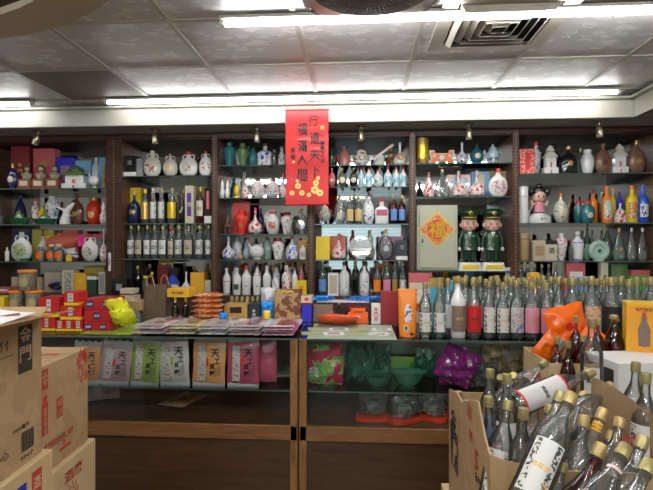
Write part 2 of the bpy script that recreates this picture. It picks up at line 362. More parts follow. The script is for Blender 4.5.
# square air diffuser
dx, dy = X(497, 2.42), 2.40
t = thing('air_vent', 'square ceiling air diffuser with nested louvres and beige frame', 'air vent', (dx, dy, CEIL-.001))
m = MB(); mat('vent_frame', (.52, .48, .41), .5); mat('vent_dark', (.02, .02, .02), .8)
def sqring(m, a0, z0, a1, z1, mt): m.loft([ring(a0, a0, z0, 60, 4), ring(a1, a1, z1, 60, 4)], mt, False, False)
def sq(a, z): return [(-a, -a, z), (a, -a, z), (a, a, z), (-a, a, z)]
m.loft([sq(.295, 0), sq(.295, -.012), sq(.225, -.014), sq(.225, -.002)], 'vent_frame', False, False); m.done('frame', t, smooth=False)
m = MB(); m.add(sq(.224, -.003), [(0, 1, 2, 3)], 'vent_dark'); m.done('duct_shade', t, smooth=False)  # flat dark sheet painted for the shade inside the open vent
for a in (.215, .175, .135, .095, .055):
    m = MB(); m.loft([sq(a, -.006), sq(a, -.012), sq(a-.022, -.036), sq(a-.024, -.034), sq(a-.003, -.006)], 'vent_frame', False, False); m.done('louvre', t, smooth=False)
# round fan in a square housing
fx, fy = X(371, 2.0), 1.79
t = thing('ceiling_fan', 'round grilled fan in a square plastic housing on the ceiling', 'fan', (fx, fy, CEIL))
m = MB(); mat('fan_plastic', (.6, .57, .57), .3, coat=.5); mat('fan_grille', (.25, .24, .24), .35)
hr = lambda a, z, p: ring(a, a, z, p, 48)
m.loft([hr(.27, -.001, 5), hr(.285, -.06, 5), hr(.275, -.10, 5), hr(.245, -.115, 2.), hr(.235, -.10, 2.), hr(.235, -.02, 2.)], 'fan_plastic', False, False); m.done('housing', t)
m = MB(); m.lathe([(.234, -.012), (.234, -.02)], 'vent_dark', n=40); m.done('back_plate', t)
m = MB()
for k in range(72):
    a = 2*PI*k/72; c, s = math.cos(a), math.sin(a); m.tube([(.05*c, .05*s, -.118), (.15*c, .15*s, -.122), (.24*c, .24*s, -.112)], .0018, 'fan_grille', 4)
for r in (.12, .18, .238): m.tube([(r*math.cos(2*PI*k/40), r*math.sin(2*PI*k/40), -.119) for k in range(40)], .002, 'fan_grille', 4, True)
m.done('grille', t)
m = MB(); m.lathe([(.0, -.128), (.05, -.127), (.058, -.118), (.058, -.11)][::-1], 'fan_plastic', n=24); m.done('hub_cap', t)
m = MB()
for cxs in (-1, 1):
    for cys in (-1, 1):
        for k in range(4):
            a = .215+k*.013
            m.tube([(cxs*a, cys*(.245-k*.03), -.108), (cxs*(.245-k*.001), cys*(.215-k*.01), -.104)], .003, 'silver', 4)
m.done('corner_ribs', t)
for i in range(5):
    m = MB(); a = 2*PI*i/5
    pts = []
    for r, wd, z in ((.06, .03, -.05), (.14, .05, -.06), (.2, .055, -.07)):
        for s_ in (-1, 1):
            b_ = a+s_*wd/r*.8; pts.append((r*math.cos(b_), r*math.sin(b_), z+s_*.02))
    m.add(pts+[(x, y, z-.003) for x, y, z in pts], [(0, 1, 3, 2), (2, 3, 5, 4), (7, 6, 8, 9), (9, 8, 10, 11), (0, 2, 8, 6), (2, 4, 10, 8), (1, 7, 9, 3), (3, 9, 11, 5), (4, 5, 11, 10), (0, 6, 7, 1)], 'fan_grille'); m.done('blade', t)
# little spotlights under the border
for i, px in enumerate((38, 155, 257, 361, 469, 599)):
    nm = ['leftmost bay', 'second bay', 'third bay', 'fourth bay', 'fifth bay', 'rightmost bay'][i]
    t = thing('spotlight', 'small brass spotlight under the border over the '+nm, 'spotlight', (X(px, 3.72), 3.72, SOF), 0, 'unlit spotlights above the wall shelves')
    m = MB(); m.lathe([(.034, 0), (.036, -.006), (.02, -.012), (.012, -.014)][::-1], 'brown'); m.done('base', t)
    m = MB(); m.lathe([(.010, -.012), (.010, -.03)][::-1], 'brass'); tl = (.3, 0, 0, 0, 0, -.1)[i]
    m.xf = Matrix.Translation((0, 0, -.025)) @ Matrix.Rotation(tl, 4, 'Y'); m.lathe([(.0, -.09), (.022, -.089), (.024, -.085), (.024, -.03), (.018, -.01), (.012, -.002), (.0, 0)], 'brass', n=16); m.done('lamp_head', t)
    m = MB(); m.xf = Matrix.Translation((0, 0, -.025)) @ Matrix.Rotation(tl, 4, 'Y'); m.lathe([(.0, -.093), (.019, -.0905), (.021, -.087)], 'white', n=16)
    m.patch(.0245, 1, .3, -.08, -.04, 'cream'); m.done('bulb', t)  # cream strip paints the upright reflection on the brass head

# ------------------------------------------------------------ the wall of shelves: six bays
PX = [(-26, -18), (107, 122), (212, 218), (308, 314.5), (409, 415.5), (512, 518.5), (656, 664)]
DECK = EYE-.405
SHY = {1: (187.5, 224, 261.5), 2: (175, 223, 259), 3: (164, 197, 234, 259.5), 4: (164, 186, 223.5, 260), 5: (162, 196, 271), 6: (172, 222.5, 261)}
BAYN = ['', 'leftmost bay', 'second bay', 'third bay', 'fourth bay', 'fifth bay', 'rightmost bay']
SH = {}
for b in range(1, 7):
    x0 = X(PX[b-1][1], YS); x1 = X(PX[b][0], YS); xm = (x0+x1)/2; wd = x1-x0
    t = thing('display_cabinet', 'dark wood wall cabinet with glass shelves and mirror back, the '+BAYN[b]+' from the left', 'cabinet', (xm, YS, 0), 0, 'bays of the wall of glass shelves')
    if b == 6: t['label'] = 'dark wood wall cabinet with glass shelves and mirror back, at the far right'
    if b == 1: t['label'] = 'dark wood wall cabinet with glass shelves and mirror back, at the far left'
    TOPZ = EYE+.855
    m = MB(); m.box(0, (YB-YS)/2, TOPZ, wd, YB-YS, SOF-TOPZ-.001, 'cab_wood'); m.done('top_panel', t, smooth=False)
    m = MB(); m.box(0, -.012, TOPZ+.008, wd, .024, .034, 'cab_wood', .004); m.done('moulding', t)
    m = MB(); m.box(0, (YB-YS)+.004, DECK, wd, .008, TOPZ-DECK, 'mirror'); m.done('mirror_back', t, smooth=False)
    m = MB(); m.box(0, (YB-YS)/2, DECK-.02, wd, YB-YS, .02, 'cab_wood'); m.done('deck', t, smooth=False)
    m = MB(); m.box(0, (YB-YS)/2, .0, wd, YB-YS-.02, DECK-.02, 'cab_wood'); m.done('lower_cupboard', t, smooth=False)
    sides = [(PX[b][0], PX[b][1])] + ([(PX[0][0], PX[0][1])] if b == 1 else [])
    for a, c in sides:
        xa, xb = X(a, YS)-xm, X(c, YS)-xm; pw = xb-xa
        m = MB(); m.box((xa+xb)/2, (YB-YS)/2, 0, pw, YB-YS+.01, SOF-.001, 'panel_wood'); m.done('side_panel', t, smooth=False)
        m = MB(); m.box((xa+xb)/2, -.008, 0, pw, .016, SOF-.001, 'cab_wood', .003); m.done('post', t)
        m = MB()
        for k in range(60): m.box((xa+xb)/2, -.0165, .9+k*.024, .006, .002, .008, 'tan')
        m.done('shelf_pin_strip', t, smooth=False)
    for i, y in enumerate(SHY[b]):
        z = Zp(y, PX[b][0], YS)-.001; SH[(b, i+1)] = z
        if b == 5 and i == 2: pass
        m = MB(); m.box(0, (YB-YS)/2+.004, z-.008, wd-.004, YB-YS-.016, .008, 'shelf_glass'); m.box(0, .006, z-.008, wd-.004, .006, .008, 'shelf_edge'); m.done('glass_shelf', t, smooth=False)
    SH[(b, 9)] = DECK
# lock plates on the thick post
t = thing('lock', 'white latch plates on the thick post between first and second bays', 'lock', (X(111, YS), YS-.017, Zp(271, 111, YS)))
m = MB(); m.box(0, -.006, 0, .022, .012, .15, 'white', .004); m.box(0, -.014, .05, .014, .01, .05, 'silver', .003); m.done('plate', t)

# ------------------------------------------------------------ glass counters
CZ = EYE-.438; YF = 2.30; YC = 2.90
def counter(x0, x1, label, px_posts):
    t = thing('display_counter', label, 'counter', ((x0+x1)/2, YF, 0), 0, 'glass display counters'); w_ = x1-x0; D = YC-YF
    bz = EYE-.85
    m = MB(); m.box(0, D/2, .0, w_-.004, D-.03, bz-.07, 'base_wood'); m.done('base_panel', t, smooth=False)
    m = MB(); m.box(0, .018, bz-.07, w_-.004, .036, .07, 'rail_wood', .004); m.done('front_rail', t)
    m = MB(); m.box(0, D/2+.018, bz-.012, w_-.006, D-.036, .012, 'panel_wood'); m.done('bottom_board', t, smooth=False)
    m = MB(); m.box(0, D-.008, bz, w_-.006, .012, CZ-bz-.012, 'panel_wood' if 'left' in label else 'case_back'); m.done('back_board', t, smooth=False)
    for s in (-1, 1):
        m = MB(); m.box(s*(w_/2-.019), .019, 0, .037, .038, CZ-.009, 'post_wood', .003); m.done('corner_post', t)
        m = MB(); m.box(s*(w_/2-.019), D/2+.02, CZ-.045, .037, D-.04, .036, 'post_wood', .003); m.box(s*(w_/2-.019), D/2+.02, 0, .03, D-.04, bz, 'base_wood'); m.done('side_rail', t)
    m = MB(); m.box(0, .012, bz, w_-.078, .005, CZ-.009-bz, 'window_glass'); m.done('front_glass', t, smooth=False)
    m = MB(); m.box(0, D/2+.004, EYE-.70, w_-.08, D-.06, .006, 'window_glass'); m.box(0, .037, EYE-.70, w_-.08, .004, .006, 'shelf_edge'); m.done('inner_shelf', t, smooth=False)
    m = MB(); m.box(0, D/2, CZ-.008, w_, D, .008, 'window_glass'); m.box(0, -.002, CZ-.008, w_, .005, .008, 'shelf_edge'); m.done('glass_top', t, smooth=False)
    return t
XM = X(298.3, YF)
counter(-2.6, XM-.002, 'wood framed glass display counter on the left, showing packets of sweets', None)
counter(XM+.002, 2.2, 'wood framed glass display counter on the right, under rows of clear bottles', None)

# ------------------------------------------------------------ red calligraphy scroll
t = thing('hanging_scroll', 'red vertical calligraphy scroll hanging from the ceiling border', 'scroll', (X(307, 3.55), 3.55, Zp(110, 307, 3.55)))
sw = 43*T(307, 3.55)/F; sh = 94*T(307, 3.55)/F
m = MB(); nz_ = 16; mat('scroll_paper', (.7, .008, .01), .5, coat=.08)
def sy_(z): return .004*math.sin(z*23)+.006*math.sin(z*9)
rows = []
for i in range(nz_+1):
    z = -sh*i/nz_; y = sy_(z); rows.append([(-sw/2, y, z), (sw/2, y, z), (sw/2, y+.0012, z), (-sw/2, y+.0012, z)])
m.loft(rows, 'scroll_paper'); m.done('cloth', t)
m = MB(); mat('scroll_edge', (.6, .03, .03), .5)
m.done('x') if False else None
kx = sw/43
def sc_text(ch, px, py, h, mt='ink', w_=None):
    z = -(py-110)*kx; m.text(ch, (px-307)*kx, sy_(z)-.0045, z, (w_ or h*1.1)*kx, h*kx, mt, keep=False)
for ch, px, py, h in (('行', 313.5, 121, 11), ('道', 315, 138, 12), ('天', 315, 156, 10), ('下', 315, 171, 12), ('福', 302.5, 129, 12), ('滿', 302.5, 146, 12), ('人', 302.5, 160, 10), ('間', 302.5, 175, 12)): sc_text(ch, px, py, h*1.05, 'ink', 10)
for i, ch in enumerate('二〇一一年元月'): sc_text(ch, 322.5, 134+i*4.6, 3.6)
sc_text('星', 293, 150, 4.5); sc_text('雲', 293, 157, 4.5)
m.done('calligraphy', t, smooth=False)
m = MB(); random.seed(3)
sc_text('吉', 322.5, 128, 4, 'gold_ink'); sc_text('◆', 293.5, 162, 3, 'gold_ink')
for px, py, r in ((292, 193, 3), (298, 186, 3.5), (302, 193, 3.2), (309, 195, 2.6), (315, 190, 4.6), (320, 193, 4), (316, 183, 3.4), (318, 178, 2.2), (297, 181, 1.8)):
    z = -(py-110)*kx
    for k in range(7):
        a = 2*PI*k/7; m.disc((px-307+math.cos(a)*r*.55)*kx, sy_(z)-.0046-.0001*k, z+math.sin(a)*r*.55*kx, r*.36*kx, 'gold_ink', 7)
m.done('gold_print', t, smooth=False)
for zz in (0, -sh):
    m = MB(); m.tube([(-sw/2-.004, sy_(zz)+.002, zz), (sw/2+.004, sy_(zz)+.002, zz)], .007, 'scroll_paper'); m.done('roller', t)
m = MB(); m.tube([(-sw/3, 0, .004), (0, -.0, .045), (sw/3, 0, .004)], .0015, 'red', 5); m.done('cord', t)
# ------------------------------------------------------------ builders of the goods (W x H, base at the origin, front to -Y)
PROF = {
 'round': [(.35, 0), (.42, .01), (.8, .12), (.98, .28), (1, .4), (.9, .55), (.6, .69), (.3, .76), (.2, .8), (.18, .92)],
 'bulb': [(.5, 0), (.55, .01), (.9, .08), (1, .2), (.92, .33), (.6, .45), (.28, .54), (.19, .62), (.16, .8), (.2, .93)],
 'vase': [(.55, 0), (.6, .02), (.58, .08), (.78, .35), (1, .6), (.98, .7), (.7, .8), (.42, .85), (.4, .9), (.46, .93)],
 'jar': [(.6, 0), (.68, .02), (.9, .2), (1, .42), (.97, .6), (.8, .74), (.56, .82), (.52, .9), (.56, .93)],
 'tall': [(.72, 0), (.8, .015), (.84, .3), (.95, .58), (.85, .68), (.45, .77), (.36, .82), (.34, .9), (.4, .93)],
 'gourd': [(.6, 0), (.7, .02), (1, .2), (.95, .34), (.6, .48), (.55, .54), (.7, .64), (.6, .74), (.28, .82), (.24, .92)],
 'cyl': [(.9, 0), (1, .02), (1, .56), (.92, .64), (.6, .71), (.36, .76), (.32, .84), (.32, .93)],
 'kao': [(.93, 0), (1, .015), (1, .54), (.96, .59), (.72, .67), (.45, .75), (.34, .8), (.31, .88), (.36, .885), (.36, .93)],
 'wide': [(.8, 0), (.95, .04), (1, .3), (.92, .5), (.6, .64), (.28, .72), (.2, .77), (.18, .93)],
 'flat': [(.45, 0), (.6, .02), (.9, .15), (1, .34), (.95, .52), (.7, .67), (.36, .75), (.24, .8), (.22, .93)],
 'drop': [(.75, 0), (.85, .02), (1, .15), (.95, .3), (.7, .52), (.35, .72), (.2, .82), (.18, .93)],
 'square': [(.95, 0), (1, .02), (1, .5), (.9, .6), (.5, .68), (.32, .74), (.3, .93)],
 'bell': [(1, 0), (1, .06), (.85, .3), (.72, .5), (.5, .66), (.3, .76), (.24, .82), (.22, .93)],
 'thermos': [(.96, 0), (1, .01), (1, .70), (.97, .705), (.97, .715), (1, .72), (1, .985)],
 'tin': [(.97, 0), (1, .01), (1, .97), (.97, .99)],
}
def rad(prof, z):
    for (r0, z0), (r1, z1) in zip(prof, prof[1:]):
        if z0 <= z <= z1 and z1 > z0: return r0+(r1-r0)*(z-z0)/(z1-z0)
    return prof[-1][0]
def bottle(t, W, H, prof='kao', body='clear_glass', cap='cap_gold', label=None, txt=None, tcol='gold_ink', capw=None, depth=1., ears=0, badge=None, bcol='gold', lz=(.14, .48), la=.95, inner=None, foot=None, band=None, n=18, capz=.88, stopper=None, tz=None):
    R = W/2; pr = PROF[prof]; sq_ = 5. if prof == 'square' else 2.
    m = MB(); m.sup([(max(r*R, 1e-4), max(r*R*depth, 1e-4), z*H, sq_ if z < .62 else 2.) for r, z in pr], body, n)
    if ears:
        for s in (-1, 1):
            m.tube([(s*R*.2, 0, H*.86), (s*R*.5, 0, H*.87), (s*R*.62, 0, H*.79), (s*R*.55, 0, H*.68)], R*.07, ears if isinstance(ears, str) else body, 6)
    if foot: m.sup([(R*.7, R*.7*depth, -.0, 2.), (R*.62, R*.62*depth, H*.06, 2.)], foot, n)
    o = m.done('body', t)
    if inner:
        m = MB(); m.lathe([(max(r*R*.9, 1e-4), max(z, .012)*H) for r, z in pr if z <= .70]+[(R*.3, H*.74)], inner, depth, 14); m.done('liquor', t)
    if cap:
        cr = capw*R if capw else max(rad(pr, .9)*R*1.12, .006)
        m = MB(); m.lathe([(cr*.96, H*capz), (cr, H*(capz+.01)), (cr, H*.975), (cr*.9, H)], cap, 1, 14); m.done('cap', t)
    if stopper: m = MB(); m.ball(0, 0, H*.95, R*.2, stopper); m.done('stopper', t)
    if label:
        m = MB(); z0, z1 = lz; zm = (z0+z1)/2; r = max(rad(pr, z0), rad(pr, zm), rad(pr, z1))*R
        if sq_ > 2:
            yy = -R*depth-.0008; m.box(0, -R*depth, z0*H, W*.8, .001, (z1-z0)*H, label)
            if txt: m.vtext(txt, 0, yy-.0008, z1*H*.95, W*.6, (z1-z0)*H*.86, tcol)
        else:
            m.patch(r+.0008, depth, la, z0*H, z1*H, label)
            if label == 'label_scroll':
                for s in (-1, 1): m.patch(r+.0013, depth, s*la*.9, z0*H+.003, z1*H-.003, 'scrollwork', a0=s*la*.5)
            if txt: m.text(txt, 0, 0, (tz or zm)*H, r*1.0, (z1-z0)*H*.34, tcol, R=r+.0018) if depth == 1 else m.text(txt, 0, -r*depth-.003, zm*H, r, (z1-z0)*H*.5, tcol)
        m.done('label', t)
    if badge:
        zc = .36*H; r = rad(pr, .36)*R; bw = badge*R; m = MB()
        vs = []; k = 18
        pts = [(0, -math.sqrt(max(r*r, 0))*depth-.0015, zc)]
        for q in (.6, 1.):
            for i in range(k):
                a = 2*PI*i/k; x = bw*q*math.cos(a); z = bw*q*math.sin(a); rr = rad(pr, (zc+z)/H)*R if 0 < (zc+z)/H < .93 else r
                pts.append((x, -math.sqrt(max(rr*rr-x*x, 1e-6))*depth-.0015, zc+z))
        fs = [(0, 1+i, 1+(i+1) % k) for i in range(k)]+[(1+i, 1+k+i, 1+k+(i+1) % k, 1+(i+1) % k) for i in range(k)]
        m.add(pts, fs, bcol); m.done('emblem', t)
    if band:
        m = MB()
        for z, mt in band: r = rad(pr, z)*R+.0006; m.loft([ring(r, r*depth, (z-.012)*H, n=n), ring(r, r*depth, (z+.012)*H, n=n)], mt, False, False)
        m.done('painted_band', t)
    return t
mat('label_scroll', (.72, .72, .68), .5)
def gbox(t, W, H, D=None, front='red', side=None, panel=None, txt=None, tcol='gold_ink', ph=.6, pw=.7, pz=.5, lid=None, stripe=None, disc=None, tw=.5):
    D = D or min(W, .1)*.9
    m = MB(); m.box(0, 0, 0, W, D, H, front, .0025); m.done('carton' if W > .2 else 'box_body', t)
    y = -D/2-.0008
    if panel or txt or disc:
        m = MB()
        if panel: m.quad((-W*pw/2, y, H*(pz-ph/2)), (W*pw/2, y, H*(pz-ph/2)), (W*pw/2, y, H*(pz+ph/2)), (-W*pw/2, y, H*(pz+ph/2)), panel)
        if disc: m.disc(0, y-.0004, H*.62, W*.2, disc, 14, W*.15)
        if txt: m.vtext(txt, 0, y-.0012, H*(pz+ph/2*.86), W*tw, H*ph*.86, tcol)
        m.done('printed_panel', t, smooth=False)
    if lid: m = MB(); m.box(0, 0, H*.8, W*1.01, D*1.01, H*.2, lid, .002); m.done('lid', t)
    if stripe: m = MB(); m.box(0, 0, 0.001, W*1.012, D*1.012, H*.2, stripe, .001); m.done('stripe', t)
    return t
def b_bust(t, W, H):
    m = MB(); m.box(0, 0, 0, W*.95, W*.8, H*.4, 'brick', .004); mat('brick', (.22, .06, .03), .4); m.done('pedestal', t)
    m = MB(); m.quad((-W*.3, -W*.4-.001, H*.12), (W*.3, -W*.4-.001, H*.12), (W*.3, -W*.4-.001, H*.32), (-W*.3, -W*.4-.001, H*.32), 'cream'); m.done('plaque', t)
    m = MB(); m.sup([(W*.28, W*.18, H*.4, 2.), (W*.36, W*.22, H*.5, 2.), (W*.40, W*.2, H*.6, 2.5), (W*.26, W*.16, H*.68, 2.), (W*.1, W*.1, H*.72, 2.), (W*.1, W*.1, H*.75, 2.)], 'camo'); m.done('torso', t)
    m = MB(); m.ball(0, 0, H*.84, W*.16, 'skin', 1, 1.15); m.ball(0, -W*.16, H*.83, W*.03, 'skin'); m.done('head', t)
    m = MB(); m.lathe([(W*.2, H*.88), (W*.21, H*.9), (W*.16, H*.98), (.001, H)], 'green'); m.done('helmet', t)
def b_gate(t, W, H, roof='moss', tower=True):
    m = MB()
    m.box(0, 0, 0, W, W*.5, H*.22, 'porcelain', .003); m.box(0, 0, H*.2, W*.72, W*.42, H*.36, 'porcelain', .003)
    for k in (-3, -2, -1, 1, 2, 3): m.box(k*W*.1, -W*.22, H*.2, W*.03, W*.03, H*.34, 'white')
    m.box(0, -W*.215, H*.2, W*.12, W*.02, H*.2, 'rose'); m.box(0, -W*.255, H*.02, W*.08, .003, H*.12, 'rose'); m.done('building', t)
    m = MB(); m.sup([(W*.44, W*.3, H*.56, 8.), (W*.46, W*.32, H*.6, 8.), (W*.3, W*.2, H*.72, 8.), (W*.26, W*.16, H*.74, 8.)], roof, 24)
    m.sup([(W*.3, W*.22, H*.78, 8.), (W*.14, W*.1, H*.93, 8.), (.001, .001, H, 8.)], roof, 24); m.box(0, 0, H*.72, W*.3, W*.22, H*.08, 'cream'); m.done('roof', t)
def b_boat(t, W, H):
    m = MB(); m.sup([(W*.32, W*.15, 0, 2.6), (W*.45, W*.2, H*.3, 2.6), (W*.5, W*.24, H*.42, 2.6), (W*.46, W*.2, H*.40, 2.6), (W*.3, W*.12, H*.15, 2.6)], 'green', 28)
    for k in range(-5, 6): m.tube([(k*W*.08, -W*.2*math.sqrt(max(0, 1-(k*.16)**2))-.002, H*.1), (k*W*.085, -W*.245*math.sqrt(max(0, 1-(k*.17)**2)), H*.4)], .0018, 'dark_green', 5)
    m.done('tray', t)
    m = MB(); m.lathe([(W*.22, H*.32), (W*.25, H*.4), (W*.16, H*.66), (W*.05, H*.8), (W*.06, H*.88), (.001, H)], 'moss', .7); m.done('lid', t)
def b_fish(t, W, H):
    m = MB(); m.tube([(-W*.1, 0, 0), (-W*.12, 0, H*.15), (-W*.05, 0, H*.4), (0, 0, H*.6), (W*.2, 0, H*.8), (W*.42, 0, H*.97)], [W*.3, W*.28, W*.2, W*.17, W*.13, W*.05], 'porcelain', 14); m.done('body', t)
    m = MB()
    for s in (-1, 1): m.tube([(0, s*W*.1, H*.6), (-W*.3, s*W*.2, H*.72), (-W*.5, s*W*.16, H*.78)], [W*.07, W*.05, W*.01], 'porcelain', 8); m.tube([(W*.05, s*W*.1, H*.45), (W*.25, s*W*.2, H*.35)], [W*.06, W*.01], 'blue_fine', 6)
    m.done('fin', t)
def b_pagoda(t, W, H, c='gold'):
    m = MB()
    for k in range(7):
        z = H*k/7.5; r = W/2*(1-.06*k); m.sup([(r*.7, r*.7, z, 2.), (r*.7, r*.7, z+H*.07, 2.), (r, r, z+H*.085, 2.), (r*.62, r*.62, z+H*.132, 2.)], c, 8)
    m.lathe([(W*.08, H*.93), (W*.03, H*.98), (.001, H)], c); m.done('tower', t, smooth=False)
def b_animal(t, W, H, c='brown', c2=None, head=1):
    c2 = c2 or c
    m = MB(); m.sup([(W*.34, W*.28, 0, 2.), (W*.42, W*.34, H*.12, 2.), (W*.38, W*.3, H*.4, 2.), (W*.24, W*.22, H*.62, 2.), (W*.14, W*.14, H*.72, 2.)], c); m.ball(0, -W*.04, H*.8, W*.2, c, 1, .95)
    for s in (-1, 1): m.lathe([(W*.07, H*.86), (W*.05, H*.94), (.001, H)], c2, 1, 8, 2., s*W*.12); m.ball(s*W*.24, -W*.22, H*.06, W*.1, c2); m.tube([(s*W*.3, 0, H*.4), (s*W*.38, -W*.2, H*.3), (s*W*.2, -W*.3, H*.32)], W*.06, c, 8)
    m.ball(0, -W*.22, H*.77, W*.05, c2); m.done('figure', t)
def b_pig(t, W, H):
    m = MB(); m.ball(0, 0, H*.46, W*.44, 'porcelain', .9, min(1, H*.45/(W*.44))); m.sup([(W*.2, W*.18, 0, 2.), (W*.18, W*.16, H*.1, 2.)], 'porcelain'); m.done('body', t)
    m = MB(); m.tube([(-W*.28, -W*.1, H*.62), (-W*.42, -W*.12, H*.85)], [W*.07, W*.05], 'porcelain', 8); m.lathe([(W*.055, H*.84), (W*.055, H*.97), (W*.03, H)], 'gold', 1, 10, 2., -W*.43, -W*.12); m.done('spout', t)
    m = MB()
    for s in (-1, 1): m.lathe([(W*.07, H*.78), (W*.03, H*.9), (.001, H*.94)], 'porcelain', 1, 8, 2., s*W*.16+W*.08, -.005)
    m.tube([(-W*.02, -W*.405, H*.6), (W*.06, -W*.42, H*.56), (W*.14, -W*.405, H*.6)], W*.012, 'black', 5); m.done('face', t)
def b_egg(t, W, H):
    m = MB(); m.lathe([(W*.5, 0), (W*.5, H*.12), (W*.4, H*.16)], 'gold'); m.done('base', t)
    m = MB(); m.ball(0, 0, H*.56, W*.36, 'yellow_gold', 1, H/W*.6*2); mat('yellow_gold', (.8, .55, .03), .2, .4); m.done('egg', t)
def b_potlid(t, W, H, lidc='brown', body='floral'):
    m = MB(); m.lathe([(W*.3, 0), (W*.32, H*.05), (W*.48, H*.25), (W*.5, H*.42), (W*.42, H*.58), (W*.3, H*.68)], body); m.done('pot', t)
    m = MB(); m.loft([ring(W*.49, W*.49, H*.12, n=20), ring(W*.505, W*.505, H*.26, n=20)], 'blue_fine', False, False); m.done('painted_band', t)
    m = MB(); m.lathe([(W*.33, H*.66), (W*.34, H*.7), (W*.2, H*.8)], 'porcelain'); m.ball(0, 0, H*.86, W*.16, lidc, 1, .8)
    for a in range(5): m.ball(W*.14*math.cos(a*1.26), W*.14*math.sin(a*1.26), H*.84, W*.07, lidc)
    m.ball(0, 0, H*.96, W*.06, lidc); m.done('lid', t)
def b_censer(t, W, H):
    m = MB(); m.lathe([(W*.2, H*.12), (W*.38, H*.25), (W*.42, H*.45), (W*.36, H*.62), (W*.26, H*.7), (W*.28, H*.74)], 'multi')
    for k in range(3): a = 2*PI*k/3-.5; m.tube([(W*.26*math.cos(a), W*.26*math.sin(a), H*.2), (W*.3*math.cos(a), W*.3*math.sin(a), 0)], [W*.07, W*.05], 'red_white', 8)
    m.done('pot', t)
    m = MB()
    for s in (-1, 1): m.tube([(s*W*.38, 0, H*.42), (s*W*.5, 0, H*.5), (s*W*.46, 0, H*.68), (s*W*.34, 0, H*.64)], W*.04, 'rose', 8)
    m.done('handles', t)
    m = MB(); m.lathe([(W*.29, H*.73), (W*.24, H*.82), (W*.1, H*.9), (W*.08, H*.97), (.001, H)], 'porcelain'); m.done('lid', t)
def b_teapot(t, W, H, c='pale_blue'):
    m = MB(); m.lathe([(W*.2, H*.2), (W*.34, H*.28), (W*.38, H*.42), (W*.33, H*.58), (W*.22, H*.66), (W*.23, H*.7)], c)
    for k in range(3): a = 2*PI*k/3+.5; m.tube([(W*.22*math.cos(a), W*.22*math.sin(a), H*.3), (W*.24*math.cos(a), W*.24*math.sin(a), 0)], [W*.09, W*.07], c, 8)
    m.done('body', t)
    m = MB(); m.tube([(-W*.3, 0, H*.4), (-W*.42, 0, H*.5), (-W*.46, 0, H*.68)], [W*.07, W*.05, W*.035], c, 8); m.done('spout', t)
    m = MB(); m.tube([(W*.33, 0, H*.55), (W*.47, 0, H*.56), (W*.48, 0, H*.42), (W*.36, 0, H*.38)], W*.035, c, 8); m.done('handle', t)
    m = MB(); m.lathe([(W*.24, H*.69), (W*.2, H*.78), (W*.12, H*.84), (W*.07, H*.88), (W*.08, H*.94), (.001, H)], c); m.done('lid', t)
def b_ringvase(t, W, H, c='celadon'):
    m = MB(); pts = [(W*.36*math.cos(2*PI*k/28), 0, H*.5+W*.36*math.sin(2*PI*k/28)) for k in range(28)]; m.tube(pts, W*.14, c, 12, True); m.ball(0, 0, H*.5, W*.3, c, .25)
    m.ball(0, -W*.07, H*.5, W*.09, 'green', .5); m.done('disc', t); m = MB(); m.sup([(W*.26, W*.2, 0, 2.), (W*.2, W*.14, H*.1, 2.)], c); m.done('foot', t)
    m = MB(); m.lathe([(W*.1, H*.97), (W*.08, H*1.04), (W*.1, H*1.08)], c); m.done('mouth', t)
def b_mirror(t, W, H):
    m = MB(); m.xf = Matrix.Translation((0, 0, H*.53)) @ Matrix.Rotation(PI/2-.13, 4, 'X'); m.lathe([(W*.46, -.006), (W*.5, -.003), (W*.5, .004), (W*.465, .006)], 'cream', 1, 36); m.done('frame', t)
    m = MB(); m.xf = Matrix.Translation((0, 0, H*.53)) @ Matrix.Rotation(PI/2-.13, 4, 'X'); m.lathe([(W*.462, .006), (W*.462, .0068)], 'chrome', 1, 36); m.done('glass', t)
    m = MB(); m.tube([(-W*.45, -.02, H*.06), (-W*.2, .0, H*.1), (W*.2, .0, H*.1), (W*.45, -.02, H*.06)], .008, 'matt_black', 8)
    for s in (-1, 1): m.box(s*W*.4, 0, 0, W*.25, .06, H*.07, 'matt_black', .003)
    m.done('stand', t)
def b_bone(t, W, H):
    m = MB(); pts = [(-.5, .1), (-.5, .3), (-.42, .36), (-.46, .6), (-.5, .72), (-.48, 1), (-.3, 1), (-.26, .78), (.26, .78), (.3, 1), (.48, 1), (.5, .72), (.46, .6), (.42, .36), (.5, .3), (.5, 0), (.26, 0), (.24, .2), (-.24, .2), (-.26, 0), (-.5, 0)]
    def rg(k, y): return [(x*W*k, y, (z-.5)*H*k+H*.5) for x, z in pts]
    m.loft([rg(1, .012), rg(1, -.012)], 'white'); m.done('slab', t, smooth=False)
    m = MB(); m.loft([rg(.86, -.0125), rg(.86, -.016)], 'orange'); m.text('高', -W*.3, -.0165, H*.6, W*.12, H*.3, 'white'); m.text('酒', W*.3, -.0165, H*.6, W*.12, H*.3, 'white'); m.disc(0, -.0166, H*.5, W*.1, 'white', 12); m.done('painted_face', t, smooth=False)
def b_crane(t, W, H):
    m = MB(); m.tube([(-W*.15, 0, 0), (-W*.05, 0, H*.25), (.0, 0, H*.5)], [W*.28, W*.2, W*.12], 'porcelain', 10); m.tube([(-W*.4, .01, .0), (-W*.38, .01, H*.3)], [W*.1, W*.06], 'black', 8); m.done('rock', t)
    m = MB(); m.tube([(-W*.3, -.01, H*.35), (W*.48, -.01, H*.95)], W*.06, 'porcelain', 10); m.done('cannon_barrel', t)
    m = MB(); m.tube([(-W*.28, -.018, H*.42), (W*.45, -.018, H*.98)], W*.02, 'rose', 6); m.done('red_stripe', t)
